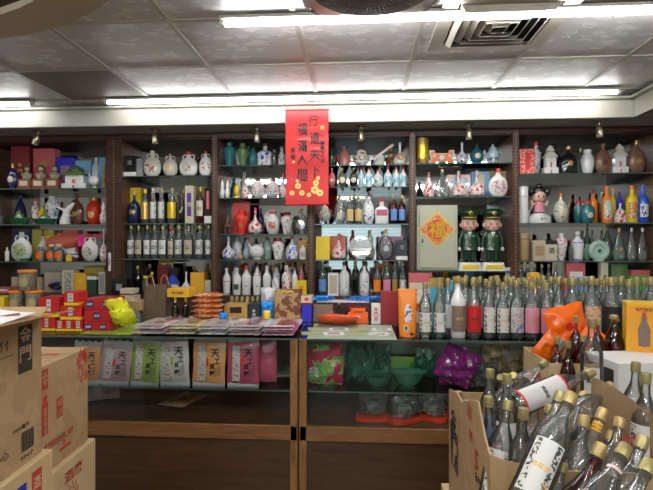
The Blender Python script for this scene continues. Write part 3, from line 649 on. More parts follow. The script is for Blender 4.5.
def soldier(t, W, H, badge):
    G = 'uniform'; mat(G, (.008, .045, .014), .3, coat=.3)
    m = MB(); m.sup([(W*.5, W*.4, 0, 6.), (W*.44, W*.34, H*.13, 6.)], 'white'); m.done('base', t)
    m = MB(); m.box(0, -W*.385, H*.02, W*.7, .004, H*.075, 'yellow', .001); m.text('金門高粱', 0, -W*.39-.001, H*.057, W*.6, H*.045, 'orange'); m.done('name_plate', t)
    for s in (-1, 1):
        m = MB(); m.sup([(W*.1, W*.14, H*.13, 2.), (W*.11, W*.15, H*.16, 2.), (W*.09, W*.1, H*.175, 2.)], 'black', 14, s*W*.13, -W*.03); m.done('shoe', t)
        m = MB(); m.sup([(W*.12, W*.12, H*.17, 2.), (W*.13, W*.13, H*.3, 2.), (W*.15, W*.15, H*.38, 2.)], G, 14, s*W*.14, 0); m.done('trouser_leg', t)
        m = MB(); m.tube([(s*W*.27, 0, H*.60), (s*W*.38, -.002, H*.52), (s*W*.42, -.006, H*.38)], [W*.09, W*.085, W*.075], G, 10); ar = m.done('sleeve', t)
        m = MB(); m.ball(s*W*.42, -.008, H*.345, W*.07, 'white', 1, 1.3); m.done('glove', ar)
    m = MB(); m.sup([(W*.36, W*.24, H*.33, 2.6), (W*.33, W*.21, H*.42, 2.4), (W*.32, W*.2, H*.5, 2.4), (W*.33, W*.19, H*.58, 2.4), (W*.2, W*.15, H*.625, 2.), (W*.12, W*.12, H*.65, 2.)], G, 22)
    for k in range(4): m.ball(0, -W*.215-.001, H*(.37+.05*k), W*.018, 'gold', 1, 1, 6)
    m.box(-W*.14, -W*.195, H*.535, W*.1, .004, H*.012, 'gold'); m.box(W*.14, -W*.195, H*.545, W*.11, .004, H*.016, badge)
    m.add([(-W*.08, -W*.175, H*.62), (0, -W*.205, H*.54), (W*.08, -W*.175, H*.62)], [(0, 1, 2)], 'white'); m.add([(-W*.02, -W*.195, H*.61), (0, -W*.215, H*.54), (W*.02, -W*.195, H*.61)], [(0, 1, 2)], 'dark_green')
    m.box(0, -W*.235, H*.405, W*.08, .004, H*.012, 'gold'); m.done('tunic', t)
    m = MB(); m.sup([(W*.18, W*.17, H*.64, 2.), (W*.29, W*.26, H*.67, 2.), (W*.335, W*.3, H*.72, 2.), (W*.33, W*.3, H*.78, 2.), (W*.3, W*.28, H*.84, 2.)], 'doll_skin', 22); mat('doll_skin', (.78, .5, .38), .3, coat=.4)
    for s in (-1, 1): m.ball(s*W*.335, 0, H*.73, W*.07, 'doll_skin', .6, 1.4, 8); m.ball(s*W*.12, -W*.292, H*.745, W*.032, 'black', .4, 1.2, 8); m.ball(s*W*.2, -W*.268, H*.70, W*.045, 'rose', .25, .7, 8); m.tube([(s*W*.07, -W*.3, H*.772), (s*W*.13, -W*.292, H*.78), (s*W*.18, -W*.27, H*.772)], W*.012, 'black', 5)
    m.ball(0, -W*.3, H*.715, W*.025, 'doll_skin', 1, 1, 8); m.tube([(-W*.04, -W*.292, H*.69), (0, -W*.298, H*.685), (W*.04, -W*.292, H*.69)], W*.012, 'red', 5); m.done('head', t)
    c = MB(); c.sup([(W*.33, W*.31, H*.83, 2.), (W*.34, W*.32, H*.875, 2.), (W*.46, W*.42, H*.92, 2.), (W*.46, W*.42, H*.945, 2.), (W*.3, W*.28, H*.985, 2.), (.001, .001, H, 2.)], G, 26); h = c.done('cap', t)
    m = MB(); m.sup([(W*.3, W*.4, H*.825, 2.2), (W*.31, W*.41, H*.835, 2.2)], 'black', 22, 0, -W*.08); m.sup([(W*.345, W*.33, H*.838, 2.), (W*.348, W*.335, H*.858, 2.)], 'gold', 22); m.done('visor', h)
    m = MB(); m.ball(0, -W*.40, H*.915, W*.09, 'gold', .3, 1.1); m.ball(0, -W*.425, H*.915, W*.045, 'dark_green', .3); m.done('cap_badge', h)
def girl(t, W, H):
    m = MB(); m.lathe([(W*.48, 0), (W*.5, H*.03), (W*.48, H*.16), (W*.3, H*.24), (W*.22, H*.26)], 'porcelain'); m.lathe([(W*.3, H*.235), (W*.16, H*.29)], 'green'); m.text('金門', 0, -W*.5-.001, H*.1, W*.3, H*.07, 'green'); m.done('base', t)
    m = MB(); m.sup([(W*.24, W*.2, H*.28, 2.), (W*.2, W*.16, H*.42, 2.), (W*.18, W*.14, H*.5, 2.), (W*.1, W*.1, H*.56, 2.)], 'pink')
    m.done('dress', t)
    for s in (-1, 1): m = MB(); m.tube([(s*W*.16, 0, H*.5), (s*W*.3, -.004, H*.46), (s*W*.34, -.01, H*.56)], [W*.06, W*.055, W*.05], 'skin', 8); m.done('arm', t)
    m = MB(); m.sup([(W*.1, W*.1, H*.53, 2.), (W*.24, W*.2, H*.57, 2.), (W*.28, W*.25, H*.66, 2.), (W*.24, W*.22, H*.78, 2.), (W*.1, W*.1, H*.84, 2.)], 'skin')
    for s in (-1, 1): m.ball(s*W*.11, -W*.24, H*.66, W*.035, 'black', .4, 1.3, 8)
    m.tube([(-W*.04, -W*.235, H*.605), (0, -W*.242, H*.6), (W*.04, -W*.235, H*.605)], W*.012, 'red', 5); m.done('head', t)
    m = MB(); m.ball(0, W*.05, H*.78, W*.32, 'black', .85, .8, 14)
    for s in (-1, 1): m.ball(s*W*.34, 0, H*.78, W*.15, 'black', 1, 1.2)
    m.ball(0, 0, H*.93, W*.12, 'black'); m.done('hair', t)
def b_cluster(t, W, H, c='white', c2='rose'):   # loose folded bags or flowers
    random.seed(int(W*9999))
    m = MB()
    for k in range(7): m.ball((random.random()-.5)*W*.6, (random.random()-.5)*W*.3, H*(.2+.6*random.random()), W*.16, (c, c2)[k % 2], 1, .7, 8)
    m.done('bundle', t)
GRP = {'bottle': 'bottles on the wall shelves', 'box': 'boxes on the wall shelves', 'figurine': 'figurines on the wall shelves', 'tin': 'tins on the wall shelves'}
SHN = {1: 'top shelf', 2: 'second shelf', 3: 'third shelf', 4: 'fourth shelf', 9: 'lowest deck'}
NAMES = {'gbox': 'gift_box', 'tin': 'storage_tin', 'thermos': 'storage_tin'}
CAT = {'gbox': 'box', 'tin': 'tin'}
def S(key, row, x0, x1, top, kind, desc, rz=None, name=None, cat=None, place=None, dy=0, **kw):
    b, s = key; z = SH[key]; yf = YS+.022+row*.125+dy
    pc = (x0+x1)/2; W = (x1-x0)*T(pc, yf+.02)/F; Wc = W
    H = Zp(top, pc, yf+.02)-z
    bt = callable(kind)
    ups = [SH[(b, k)]-.012 for k in range(1, 5) if (b, k) in SH and SH[(b, k)] > z+.02]+[EYE+.853]
    H = min(H, min(ups)-z-.004)
    dep = kw.get('depth', 1) if not bt else .8
    if kind == 'gbox': D = kw.get('D') or min(W, .09); kw['D'] = D
    elif kind in ('tin', 'thermos'): D = W
    else: D = W*dep
    D = min(D, .2)
    y = yf+D/2
    if y+D/2 > YB-.01: y = YB-.012-D/2
    rz = random.uniform(-.05, .05) if rz is None and kind != 'gbox' else (rz or random.uniform(-.012, .012))
    if bt: nm, ct = name or 'figurine', cat or 'figurine'
    elif kind == 'gbox': nm, ct = 'gift_box', 'box'
    elif kind in ('tin', 'thermos'): nm, ct = 'storage_tin', 'tin'
    else: nm, ct = name or 'liquor_bottle', cat or 'bottle'
    pl = place if place is not None else 'on %s, %s' % (SHN[s], BAYN[b])
    t = thing(nm, desc+(' '+pl if pl else ''), ct, (X(pc, yf+.02), y, z+.0006), rz, GRP.get(ct, ct+'s on the wall shelves'))
    if bt: kind(t, W, H, **kw)
    elif kind == 'gbox': gbox(t, W, H, **kw)
    elif kind == 'tin': bottle(t, W, H, 'tin', cap=None, **kw)
    elif kind == 'thermos': bottle(t, W, H, 'thermos', cap=None, **kw)
    else: bottle(t, W, H, kind, **kw)
    return t
ORD = ('first', 'second', 'third', 'fourth', 'fifth', 'sixth', 'seventh', 'eighth', 'ninth', 'tenth')
mat('mauve', (.35, .2, .3), .5)
pat('landscape_green', [(0, (.05, .12, .05)), (.36, (.4, .5, .2)), (.5, (.6, .62, .45))], 40, .3)
mat('mustard', (.45, .4, .08), .5)
mat('yellow_gold', (.8, .55, .03), .2, .4)
mat('rosy', (.5, .2, .17), .35, coat=.3)
pat('fruit', [(0, (.1, .3, .1)), (.4, (.7, .25, .05)), (.6, (.75, .72, .6))], 60, .2)
mat('amber_label', (.7, .5, .2), .5)
mat('flag_print', (.45, .1, .2), .4)
mat('blue_label', (.15, .3, .65), .4)
pat('pinkscape', [(0, (.3, .1, .1)), (.38, (.6, .3, .3)), (.5, (.6, .65, .68))], 40, .3)
mat('umber', (.2, .1, .06), .35, coat=.3)
mat('royal2', (.02, .1, .6), .25, coat=.5)
pat('red_gold', [(0, (.6, .04, .02)), (.5, (.75, .5, .12))], 130, .5)
# ------------------------------------------------------------ goods on the shelves, bay by bay
random.seed(11)
A = (1, 1)
S(A, 0, 5.5, 18, 163, 'round', 'cobalt blue round bottle with gold neck', body='navy', cap='gold', badge=.5, bcol='cream', capw=.24, capz=.8, depth=.6)
S(A, 1, 12, 31, 141, 'gbox', 'tall maroon gift box with gold writing', front='maroon', txt='金門', tw=.25, ph=.35)
S(A, 1, 34, 56, 149, 'gbox', 'tall rose red gift box with gold emblem', front='rose', disc='gold', side='cream')
for x, w_ in ((25, 'left'), (39, 'middle'), (53, 'right')): S(A, 0, x-7, x+7, 164.5, b_bust, w_+' soldier bust of three on brick red pedestals', place='on far left top shelf', dy=.01)
S(A, 1, 57, 76, 158, 'gbox', 'royal blue gift box with picture', front='royal', panel='mauve', ph=.5, pw=.5)
S(A, 1, 76, 92, 161, 'gbox', 'light blue gift box behind white gate house', front='sky', disc='porcelain')

S(A, 0, 59.5, 85, 164, b_gate, 'white porcelain gate house with green roof', name='porcelain_gatehouse', cat='figurine')
S(A, 1, 91, 99.5, 155, 'tall', 'tall slim grey white vase', body='pale_blue', cap=None, name='vase', cat='vase')
S(A, 0, 87, 99, 171, b_pig, 'small white porcelain jug with spout', name='jug', cat='jug')
S(A, 1, 100, 107, 158, 'gbox', 'narrow light blue gift box by post', front='sky')
S(A, 0, 102, 107, 163, b_pagoda, 'small golden pagoda tower', name='pagoda_figurine', cat='figurine')
A = (1, 2)
S(A, 1, 11, 26, 194, 'bell', 'dark cobalt flared bottle', body='navy', cap='navy', depth=.7, badge=.3)
S(A, 1, 31, 38, 198, 'tall', 'slim white bottle with red cap', body='red_white', cap='red')
S(A, 1, 38, 45, 206, 'jar', 'small yellow green jar', body='yellow', cap=None, name='jar', cat='jar')
S(A, 1, 43, 58, 196, 'vase', 'blue and white eared porcelain bottle', body='blue_white', cap='porcelain', ears=1, depth=.7)
S(A, 1, 68, 83, 194, 'flat', 'brown stoneware bottle with round gold seal', body='brown', cap='brown', badge=.34, bcol='gold', depth=.6)
S(A, 1, 84, 99, 197, 'jar', 'glossy red jar bottle with gold print', body='bright_red', cap='gold', badge=.45, bcol='gold_ink')
S(A, 0, 99, 107, 199, 'gourd', 'white floral gourd bottle', body='floral', cap='rose')
S(A, 0, 3, 26, 209, b_boat, 'green ceramic boat shaped dish with lid, left one', name='ceramic_boat', cat='figurine', place='on far left second shelf')
S(A, 0, 27, 52, 210, b_boat, 'green ceramic boat shaped dish with lid, right one', name='ceramic_boat', cat='figurine', place='on far left second shelf')
S(A, 0, 55, 73, 202, b_fish, 'white porcelain leaping fish bottle', name='fish_bottle', cat='bottle')
S(A, 0, -6, 2, 210, 'cyl', 'small clear bottle at frame edge', cap='sky')
A = (1, 3)
S(A, 1, 13, 32, 229, 'gbox', 'dark blue gift box behind round flask', front='navy', panel='blue', ph=.5)
S(A, 0, 9, 31, 232, 'flat', 'large round white flask with green landscape', body='porcelain', cap='porcelain', depth=.45, badge=.7, bcol='landscape_green', ears=1, capw=.22)

S(A, 1, 33, 44, 229, 'gbox', 'yellow green gift box, left of the pair,', front='mustard')
S(A, 1, 45, 55, 230, 'gbox', 'yellow green gift box, right of the pair,', front='mustard', panel='yellow')
S(A, 1, 37, 46, 233, 'round', 'white eared jug with red cap', body='ivory', cap='red', ears=1, dy=-.05)
S(A, 1, 53, 64, 230, 'round', 'white eared jug with brown cap', body='ivory', cap='brown', ears=1, dy=-.05)
S(A, 1, 64, 79, 230, 'gbox', 'red gift box with white panel', front='rose', panel='white', ph=.5)
S(A, 1, 88, 106, 234, 'gbox', 'dark blue gift box with red lid', front='navy', lid='rose', panel='grey')
for x, w_ in ((39.5, 'left'), (50, 'middle'), (58, 'right')):
    S(A, 0, x-4.5, x+4.5, 244.5, 'cyl', w_+' small clear bottle with round orange label and white cap', cap='white', capw=.55, badge=.8, bcol='bright_orange', place='under orange fish')
def b_carp(t, W, H):
    m = MB(); k = W
    m.tube([(-k*.5, 0, H*.3), (-k*.3, 0, H*.4), (0, 0, H*.5), (k*.25, 0, H*.55), (k*.42, 0, H*.78), (k*.5, 0, H*.85)], [H*.12, H*.4, H*.5, H*.42, H*.18, H*.05], 'salmon', 14)
    m.done('body', t)
    m = MB(); m.add([(k*.38, 0, H*.7), (k*.52, .004, H*1.1), (k*.5, .004, H*.55), (k*.38, .01, H*.7)], [(0, 1, 2), (3, 2, 1)], 'salmon'); m.add([(-.2*k, -.01, H*.9), (0, -.01, H*1.12), (k*.2, -.01, H*1.0)], [(0, 1, 2)], 'salmon'); m.done('fin', t)
t = S(A, 0, 35, 83, 243.5, b_carp, 'long orange fish shaped bag lying across small bottles', name='fish_pouch', cat='bag', dy=.05); t.location.z += .09
S(A, 0, 63, 79, 250, b_cluster, 'crumpled pale blue white plastic bag', name='plastic_bag', cat='bag', c='white', c2='pale_blue')
S(A, 0, 67, 73, 255, 'gbox', 'small yellow card', front='yellow', D=.01, dy=-.012)
S(A, 0, 80, 97.5, 234, 'round', 'round white flask with red cap and painted figures', body='porcelain', cap='red', depth=.6, badge=.55, bcol='multi', ears=1)
S(A, 0, 99, 107, 229, 'bulb', 'white vase bottle painted with pink flowers', body='floral', cap='porcelain')
S(A, 0, 5, 9.5, 247, 'tall', 'small yellow and white tube', body='white', cap='yellow')
S(A, 0, 21, 29, 257.5, 'gbox', 'small flat green and white packet', front='green', D=.03, lid='white', dy=-.01)
t = S(A, 1, 79, 86, 228, 'gbox', 'hot pink card above round flask', front='hot_pink', D=.004, dy=-.08); t.scale = (1, 1, .35); t.location.z += .125
A = (1, 9)
S(A, 0, -4, 12, 287, 'gbox', 'flat pink and white gift box', front='rose', panel='white', ph=.3, D=.12)
S(A, 0, 44, 62, 272, b_cluster, 'dark red handled carry bag with blue edge', name='carry_bag', cat='bag', c='wine', c2='blue')
S(A, 0, 63, 75, 270, 'gbox', 'cream gift box with black carved pattern', front='cream', panel='scrollwork', pw=.6, ph=.8)
S(A, 0, 75, 87.5, 273, 'gbox', 'orange yellow gift box', front='amber_box', disc='yellow')
S(A, 0, 88, 98, 276, 'gbox', 'green and white gift box', front='dark_green', lid='white')
S(A, 0, 99.5, 106.5, 272, 'gbox', 'cream framed gift box by the thick post', front='cream', panel='grey', ph=.8)
S(A, 1, 12, 43, 277, 'gbox', 'wide cream box', front='beige', D=.06)
S(A, 1, 85, 106, 266, 'gbox', 'mustard yellow box behind', front='mustard')
S(A, 1, 45, 73, 272, 'gbox', 'wide beige box of papers', front='beige', D=.08)
A = (2, 1)
S(A, 0, 124.5, 137, 156, 'gbox', 'black gift box with white foot and green mark', front='black', stripe='white', txt='酒', tcol='grey', tw=.4, ph=.3, pz=.65)
S(A, 0, 137.5, 143, 159, 'gbox', 'narrow clear and grey case', front='grey')
S(A, 0, 142.5, 160.5, 150.5, 'flat', 'round white flask with red brown peony picture', body='ivory', cap='ivory', depth=.5, badge=.68, bcol='brown_white', ears=1)
S(A, 0, 161.5, 177, 153, 'round', 'cream eared flask with small gold flower', body='ivory', cap='brown', depth=.7, badge=.3, bcol='gold_ink', ears=1)
S(A, 0, 178, 197.5, 151.5, 'flat', 'round white flask with painted warrior and red cap', body='porcelain', cap='red', depth=.5, badge=.5, bcol='multi', ears=1)
S(A, 0, 198.5, 212, 151, 'flat', 'round white flask with red brown dragon', body='porcelain', cap='red', depth=.5, badge=.7, bcol='red_white', ears=1)
S(A, 1, 150, 158, 150, 'tall', 'grey green bottle behind peony flask', body='moss', cap='black')
S(A, 1, 190, 199, 153, 'tall', 'brown bottle behind warrior flask', body='brown', cap='maroon')
A = (2, 2)
S(A, 1, 131, 142, 188, 'gbox', 'tall yellow box behind dark bottle', front='yellow', D=.06)
S(A, 0, 126, 139, 191, 'wide', 'dark blue long necked cognac bottle', body='navy', cap='gold', badge=.35)
S(A, 0, 140, 148.8, 189, 'cyl', 'clear slim bottle with bright gold label', label='gold', cap='yellow', la=1.2, lz=(.12, .6))
S(A, 0, 149.5, 157, 188, 'kao', 'clear bottle with white scroll label, left of two,', label='label_scroll', lz=(.14, .6))
S(A, 0, 157.3, 165, 188, 'kao', 'clear bottle with white scroll label, right of two,', label='label_scroll', lz=(.14, .6))
S(A, 0, 166.5, 176, 188, 'kao', 'clear bottle with broad yellow gold label', label='yellow_gold', la=1.2, lz=(.14, .6))
S(A, 0, 177, 185, 191, 'round', 'black bottle with gold foot', body='black', cap='black', badge=.3)
S(A, 0, 185.7, 194.3, 186, 'gbox', 'tall cream gift box with navy panel', front='cream', panel='purple', ph=.62, pw=.5, txt='酒', tcol='cream')
S(A, 0, 195.5, 204, 187, 'cyl', 'dark brown bottle with beige label', body='wine', cap='gold', label='cream', txt='酒', tcol='brown', lz=(.2, .62))
S(A, 0, 205, 212, 188, 'gbox', 'tall black gift box with red strip and teal fish', front='black', stripe='white', panel='rose', pw=.4, ph=.5, pz=.65)
S(A, 1, 144, 152, 188, 'gbox', 'black box behind gold label bottle', front='black'); S(A, 1, 158, 165, 190, 'kao', 'small clear bottle in back row')
S(A, 1, 180, 187, 189, 'kao', 'clear bottle in back row beside cream box'); S(A, 1, 198, 206, 187, 'gbox', 'mustard box behind brown bottle', front='mustard')
A = (2, 3)
lab = ['ivory label', 'tan label', 'narrow white label', 'grey scroll label', 'plain white label', 'small tan label and red cap', 'cream scroll label', 'broad tan label', 'white framed label', 'white scroll label by the right post']
for i, (x, w_) in enumerate(((130.5, 8), (138.3, 7.6), (146.8, 7), (154, 8), (162.3, 8.4), (170.7, 6), (178.3, 8.4), (188, 9.6), (199, 8.6), (208.3, 7))):
    S(A, 0, x-w_/2, x+w_/2, 224.5 if i != 5 else 227, 'kao', 'clear spirit bottle with '+lab[i], cap='red' if i == 5 else 'cap_gold', body='clear_glass', label=('label_scroll', 'beige', 'white', 'label_scroll', 'white', 'beige', 'label_scroll', 'beige', 'label_scroll', 'label_scroll')[i], txt='高', tcol='ink', lz=(.14, .56))
for i_, x in enumerate((134, 142, 150, 158, 166, 174, 183, 194, 204)):
    t = S(A, 1, x-3.5, x+3.5, 226, 'kao', '', place=ORD[i_]+' clear bottle from left, back row, third shelf, second bay'); t['label'] = t['label'].strip()
    t['group'] = 'back row of clear bottles in the second bay'
A = (2, 9)
S(A, 0, 119.5, 133, 261, 'gbox', 'black gift box with large white letters', front='matt_black', D=.07, dy=.04)
t = bpy.data.objects[S(A, 0, 112.5, 128, 279, 'gbox', 'low black gift box with white running figure', front='black', panel='grey', pw=.4, ph=.4, D=.07, dy=-.08).name]
S(A, 0, 134, 141, 266, 'kao', 'dark bottle with gold neck label', body='green_glass', inner='wine', cap='gold')
S(A, 0, 141, 148.5, 276, 'jar', 'squat clear bottle with yellow seal', body='clear_glass', cap='yellow')
S(A, 0, 149, 155, 272, 'kao', 'slim dark bottle with yellow seal', body='wine', cap='yellow')
S(A, 1, 158, 169, 265, 'gbox', 'dark red gift box', front='maroon')
S(A, 1, 171, 179, 268, 'gbox', 'black and gold tin box', front='black', panel='gold', ph=.3)
def b_pav(t, W, H):
    m = MB(); m.sup([(W*.4, W*.4, 0, 2.), (W*.4, W*.4, H*.5, 2.)], 'porcelain', 8); m.done('base', t)
    m = MB(); m.sup([(W*.5, W*.5, H*.5, 2.), (W*.34, W*.34, H*.7, 2.), (W*.3, W*.3, H*.74, 2.), (W*.12, W*.12, H*.88, 2.), (.001, .001, H, 2.)], 'blue', 8); m.done('roof', t, smooth=False)
S(A, 0, 164, 179, 273.5, b_pav, 'white pavilion with dark blue tiled roof', name='pavilion_figurine')
S(A, 0, 180, 190.5, 272, 'bulb', 'blue and white long necked vase', body='blue_white', cap='porcelain')
S(A, 0, 191, 205, 272.5, 'gbox', 'bright orange gift box', front='amber_box')
S(A, 0, 205.3, 211.5, 280, 'gbox', 'small cream gift box', front='cream', panel='beige')
S(A, 1, 190, 197, 266, 'kao', 'clear bottle behind orange box'); S(A, 1, 146, 153, 264, 'kao', 'dark clear bottle in back row', body='green_glass')
t = S(A, 1, 159, 172, 262, 'gbox', 'flat bright yellow packet on dark red box', front='yellow'); t.scale = (1, 1, .1); t.location.z = SH[A]+.25
A = (3, 1)
S(A, 0, 221.5, 235.5, 142, 'vase', 'teal glazed jar', body='teal', cap='teal', name='jar', cat='jar')
S(A, 0, 236, 248, 143, 'vase', 'green glazed jar', body='moss', cap='moss', name='jar', cat='jar')
S(A, 1, 243, 252, 146, 'vase', 'olive jar behind green jar', body='moss', cap='green', name='jar', cat='jar')
S(A, 0, 248, 257, 147, 'jar', 'dark teal squat jar', body='teal', cap='navy', name='jar', cat='jar')
S(A, 0, 257, 271.5, 143, 'square', 'blue and white square shouldered jar with brown lid', body='blue_white', cap='brown', name='jar', cat='jar', n=28)
S(A, 0, 272, 276.5, 150, 'kao', 'miniature clear bottle')
S(A, 0, 277, 286, 146, b_animal, 'blue and white seated lion figurine', c='blue_fine', c2='porcelain')
A = (3, 2)
S(A, 0, 219.7, 224.8, 178, 'gourd', 'tiny white bottle with red cap, left of two,', body='porcelain', cap='red')
S(A, 0, 225.2, 230, 178, 'gourd', 'tiny white bottle with red cap, right of two,', body='porcelain', cap='red')
S(A, 1, 229, 238, 175, b_animal, 'dark green grey lion figurine', c='dark_green')
S(A, 0, 233, 240.5, 184.5, b_egg, 'golden egg ornament on round foot', name='egg_ornament', cat='ornament')
S(A, 1, 240, 248, 171, b_animal, 'white lucky cat figurine', c='multi', c2='porcelain')
S(A, 0, 241, 250, 183, b_animal, 'small red and white lion figurine', c='red_white', c2='rose')
S(A, 0, 251, 264.5, 176.5, b_potlid, 'round floral pot with brown dragon lid, left one', name='lidded_pot', cat='pot')
S(A, 0, 265.5, 279.5, 177, b_potlid, 'round floral pot with brown dragon lid, right one', name='lidded_pot', cat='pot')
S(A, 0, 279.8, 286, 173, 'drop', 'red and white slim bottle half behind the scroll', body='red_white', cap='red')
A = (3, 3)
def b_camel(t, W, H):
    m = MB(); m.ball(0, 0, H*.38, W*.42, 'brown', .6, .62); m.tube([(-W*.1, 0, H*.5), (0, 0, H*.75), (W*.05, 0, H*.9)], [W*.2, W*.14, W*.11], 'brown', 8); m.tube([(.02*W, 0, H*.9), (W*.3, 0, H*.88)], [W*.13, W*.06], 'brown', 8)
    for sx in (-.25, .2):
        for sy in (-.12, .12): m.tube([(sx*W, sy*W, H*.3), (sx*W, sy*W, 0)], W*.08, 'brown', 8)
    m.tube([(W*.0, 0, H*.95), (-.03*W, 0, H)], [W*.05, W*.02], 'red', 6); m.done('figure', t)
S(A, 0, 222.5, 232.5, 213.5, b_camel, 'brown ceramic rooster figurine')
S(A, 1, 233, 250, 201, 'gbox', 'tall deep red gift box with seams', front='red', D=.05)
S(A, 0, 234, 247, 209.5, 'vase', 'bright red vase bottle with gold mark', body='bright_red', cap='bright_red', badge=.4, bcol='salmon')
S(A, 0, 247, 261.5, 207.5, 'bulb', 'white bulb bottle with red flowers and hot pink cap', body='red_white', cap='hot_pink')
S(A, 1, 257, 264, 208, 'tall', 'cobalt bottle in back row', body='navy', cap='navy')
def b_plate(t, W, H):
    m = MB(); m.xf = Matrix.Translation((0, 0, H*.5)) @ Matrix.Rotation(PI/2-.12, 4, 'X'); m.lathe([(W*.2, 0), (W*.35, .004), (W*.48, .012), (W*.5, .016), (W*.46, .014), (W*.3, .007)], 'ivory', 1, 32); m.done('dish', t)
    m = MB(); m.box(0, -.004, 0, W*.3, .05, .012, 'brown', .003); m.done('stand', t)
S(A, 1, 263, 281, 203, b_plate, 'pale round plate standing at the back', name='display_plate', cat='plate')
S(A, 0, 265, 279, 211, 'jar', 'white jar bottle with large red lucky character', body='porcelain', cap='rose'); bpy.context.view_layer.update()
S(A, 0, 280, 292.5, 212, 'vase', 'white floral ginger jar with red lid', body='floral', cap='maroon', capw=.62, capz=.86, name='ginger_jar', cat='jar')
S(A, 0, 293, 308.5, 208.5, 'flat', 'round grey glass flask', body='clear_glass', cap='gold', depth=.5, badge=.6, bcol='silver')
A = (3, 4)
S(A, 0, 220.8, 234, 236, 'bulb', 'blue and white bulb bottle', body='blue_white', cap='porcelain')
S(A, 1, 231, 242, 237, 'tall', 'blue white slim bottle in back row', body='blue_fine', cap='porcelain')
S(A, 1, 242, 251, 238, 'gourd', 'pale blue gourd bottle in back row', body='pale_blue', cap='white')
S(A, 0, 237, 243.5, 254, 'jar', 'tiny tan pot', body='tan', cap=None, name='pot', cat='pot')
S(A, 0, 247, 265, 242.5, b_pig, 'round white pig teapot with gold spout', name='pig_teapot', cat='teapot')
S(A, 1, 262, 272, 237.5, 'tall', 'pale green jar with pink flower', body='celadon', cap='moss', name='jar', cat='jar')
S(A, 0, 271, 283.7, 238, 'vase', 'white floral ginger jar with flat red lid', body='floral', cap='maroon', capw=.62, capz=.86, name='ginger_jar', cat='jar')
S(A, 0, 285, 298, 236.5, 'wide', 'blue and white bottle with mountain picture', body='blue_white', cap='maroon')
S(A, 1, 298, 308, 240.5, 'gbox', 'yellow orange gift box', front='amber_box')
S(A, 0, 299, 306.7, 243, 'cyl', 'small white bottle with black letter label', body='porcelain', cap='cap_gold', label='cream', txt='金', tcol='ink')
A = (3, 9)
for x0, x1, top, b_, c_, d, kw in ((222, 230.4, 268, 'porcelain', 'porcelain', 'slim white porcelain bottle with red band', dict(band=[(.5, 'red'), (.04, 'blue')])), (232, 241, 268, 'porcelain', 'porcelain', 'white porcelain bottle with green label', dict(label='green', lz=(.2, .4), la=.6)),
      (240.6, 251, 266.5, 'porcelain', 'red', 'white porcelain bottle with red cap and blue picture', dict(badge=.4, bcol='blue_fine')), (252, 261, 268, 'porcelain', 'porcelain', 'white porcelain bottle with blue figure and red bow', dict(badge=.45, bcol='blue_fine', band=[(.72, 'red')])),
      (262, 271, 266, 'porcelain', 'porcelain', 'white porcelain bottle with blue foot', dict(band=[(.05, 'blue')])), (271, 279.6, 273, 'blue_fine', 'porcelain', 'short blue and white bottle', dict()),
      (281, 291, 265.5, 'red_white', 'porcelain', 'white porcelain bottle with red flowers', dict()), (291.3, 298, 267, 'porcelain', 'maroon', 'slim white bottle with maroon cap', dict())):
    S(A, 0, x0, x1, top, 'tall', d, body=b_, cap=c_, **kw)
for i_, x in enumerate((235, 246, 257, 276, 289)):
    t = S(A, 1, x-4, x+4, 264, 'tall', '', body='porcelain', cap='maroon', place=ORD[i_]+' red capped white bottle from left, back row, lowest deck, third bay'); t['label'] = t['label'].strip(); t['group'] = 'back row of red capped bottles in the third bay'
S(A, 0, 296, 307, 280.5, 'gbox', 'yellow cube box', front='yellow', txt='吉', tcol='bright_orange', dy=-.01)
t = S(A, 0, 298.5, 304.5, 267, b_animal, 'small pink figurine standing on yellow cube box', c='rose', c2='tan', dy=.01); t.location.z = Zp(280, 301, YS+.05)
t.scale = (1.1, 1.1, .5)
A = (4, 1)
S(A, 0, 328, 335, 148, 'jar', 'dark green jar half behind the scroll', body='dark_green', cap='dark_green', name='jar', cat='jar')
S(A, 0, 337.3, 350.5, 144.5, 'wide', 'pink stoneware bottle', body='rosy', cap=None)
S(A, 0, 353, 369, 145.5, b_potlid, 'white round pot painted with brown face', name='lidded_pot', cat='pot', lidc='brown', body='brown_white')
S(A, 0, 370, 394, 142.5, b_crane, 'white and red cannon figurine tilted up', name='cannon_figurine')
S(A, 1, 386, 396, 148, 'gourd', 'brown and gold ornate bottle', body='gold_brown', cap='gold')
S(A, 0, 393.5, 407, 142, 'bulb', 'round white vase with painted fruit', body='porcelain', cap='pale_blue', badge=.6, bcol='fruit', name='vase', cat='vase')
A = (4, 2)
S(A, 0, 328.5, 335.5, 168, 'round', 'small pink bottle with oval label and yellow cap', body='rose', cap='yellow', badge=.5, bcol='cream', depth=.6)
S(A, 0, 337.5, 347, 168, 'round', 'small dark bottle with white oval label', body='bronze', cap='yellow', badge=.65, bcol='cream', depth=.6)
S(A, 0, 349, 358, 168, 'round', 'small black bottle with cream square label', body='black', cap='yellow', badge=.6, bcol='cream', depth=.6)
for x0, x1, d, tp in ((358.3, 364.2, 'slim', 165), (365, 372.6, 'square', 166), (372.8, 383.2, 'broad', 169), (384, 391.8, 'rounded', 167), (393.2, 399.6, 'tall', 166), (399.8, 406.8, 'narrow blue', 165)):
    S(A, 0, x0, x1, tp, 'flat' if d == 'broad' else 'cyl', 'small '+d+' bottle with landscape painting and red cap', body='porcelain' if x0 > 360 else 'pale_blue', cap='red', label='landscape' if d != 'broad' else None, badge=.7 if d == 'broad' else None, bcol='landscape', lz=(.08, .55), la=1.3)
A = (4, 3)
S(A, 0, 316.5, 332, 203, b_censer, 'round painted censer with three feet and handles', name='incense_burner', cat='incense burner')
S(A, 0, 333.5, 346, 194.5, 'flat', 'clear flask with gold cap and cream label', cap='gold', label='cream', lz=(.15, .4), la=.4, depth=.6)
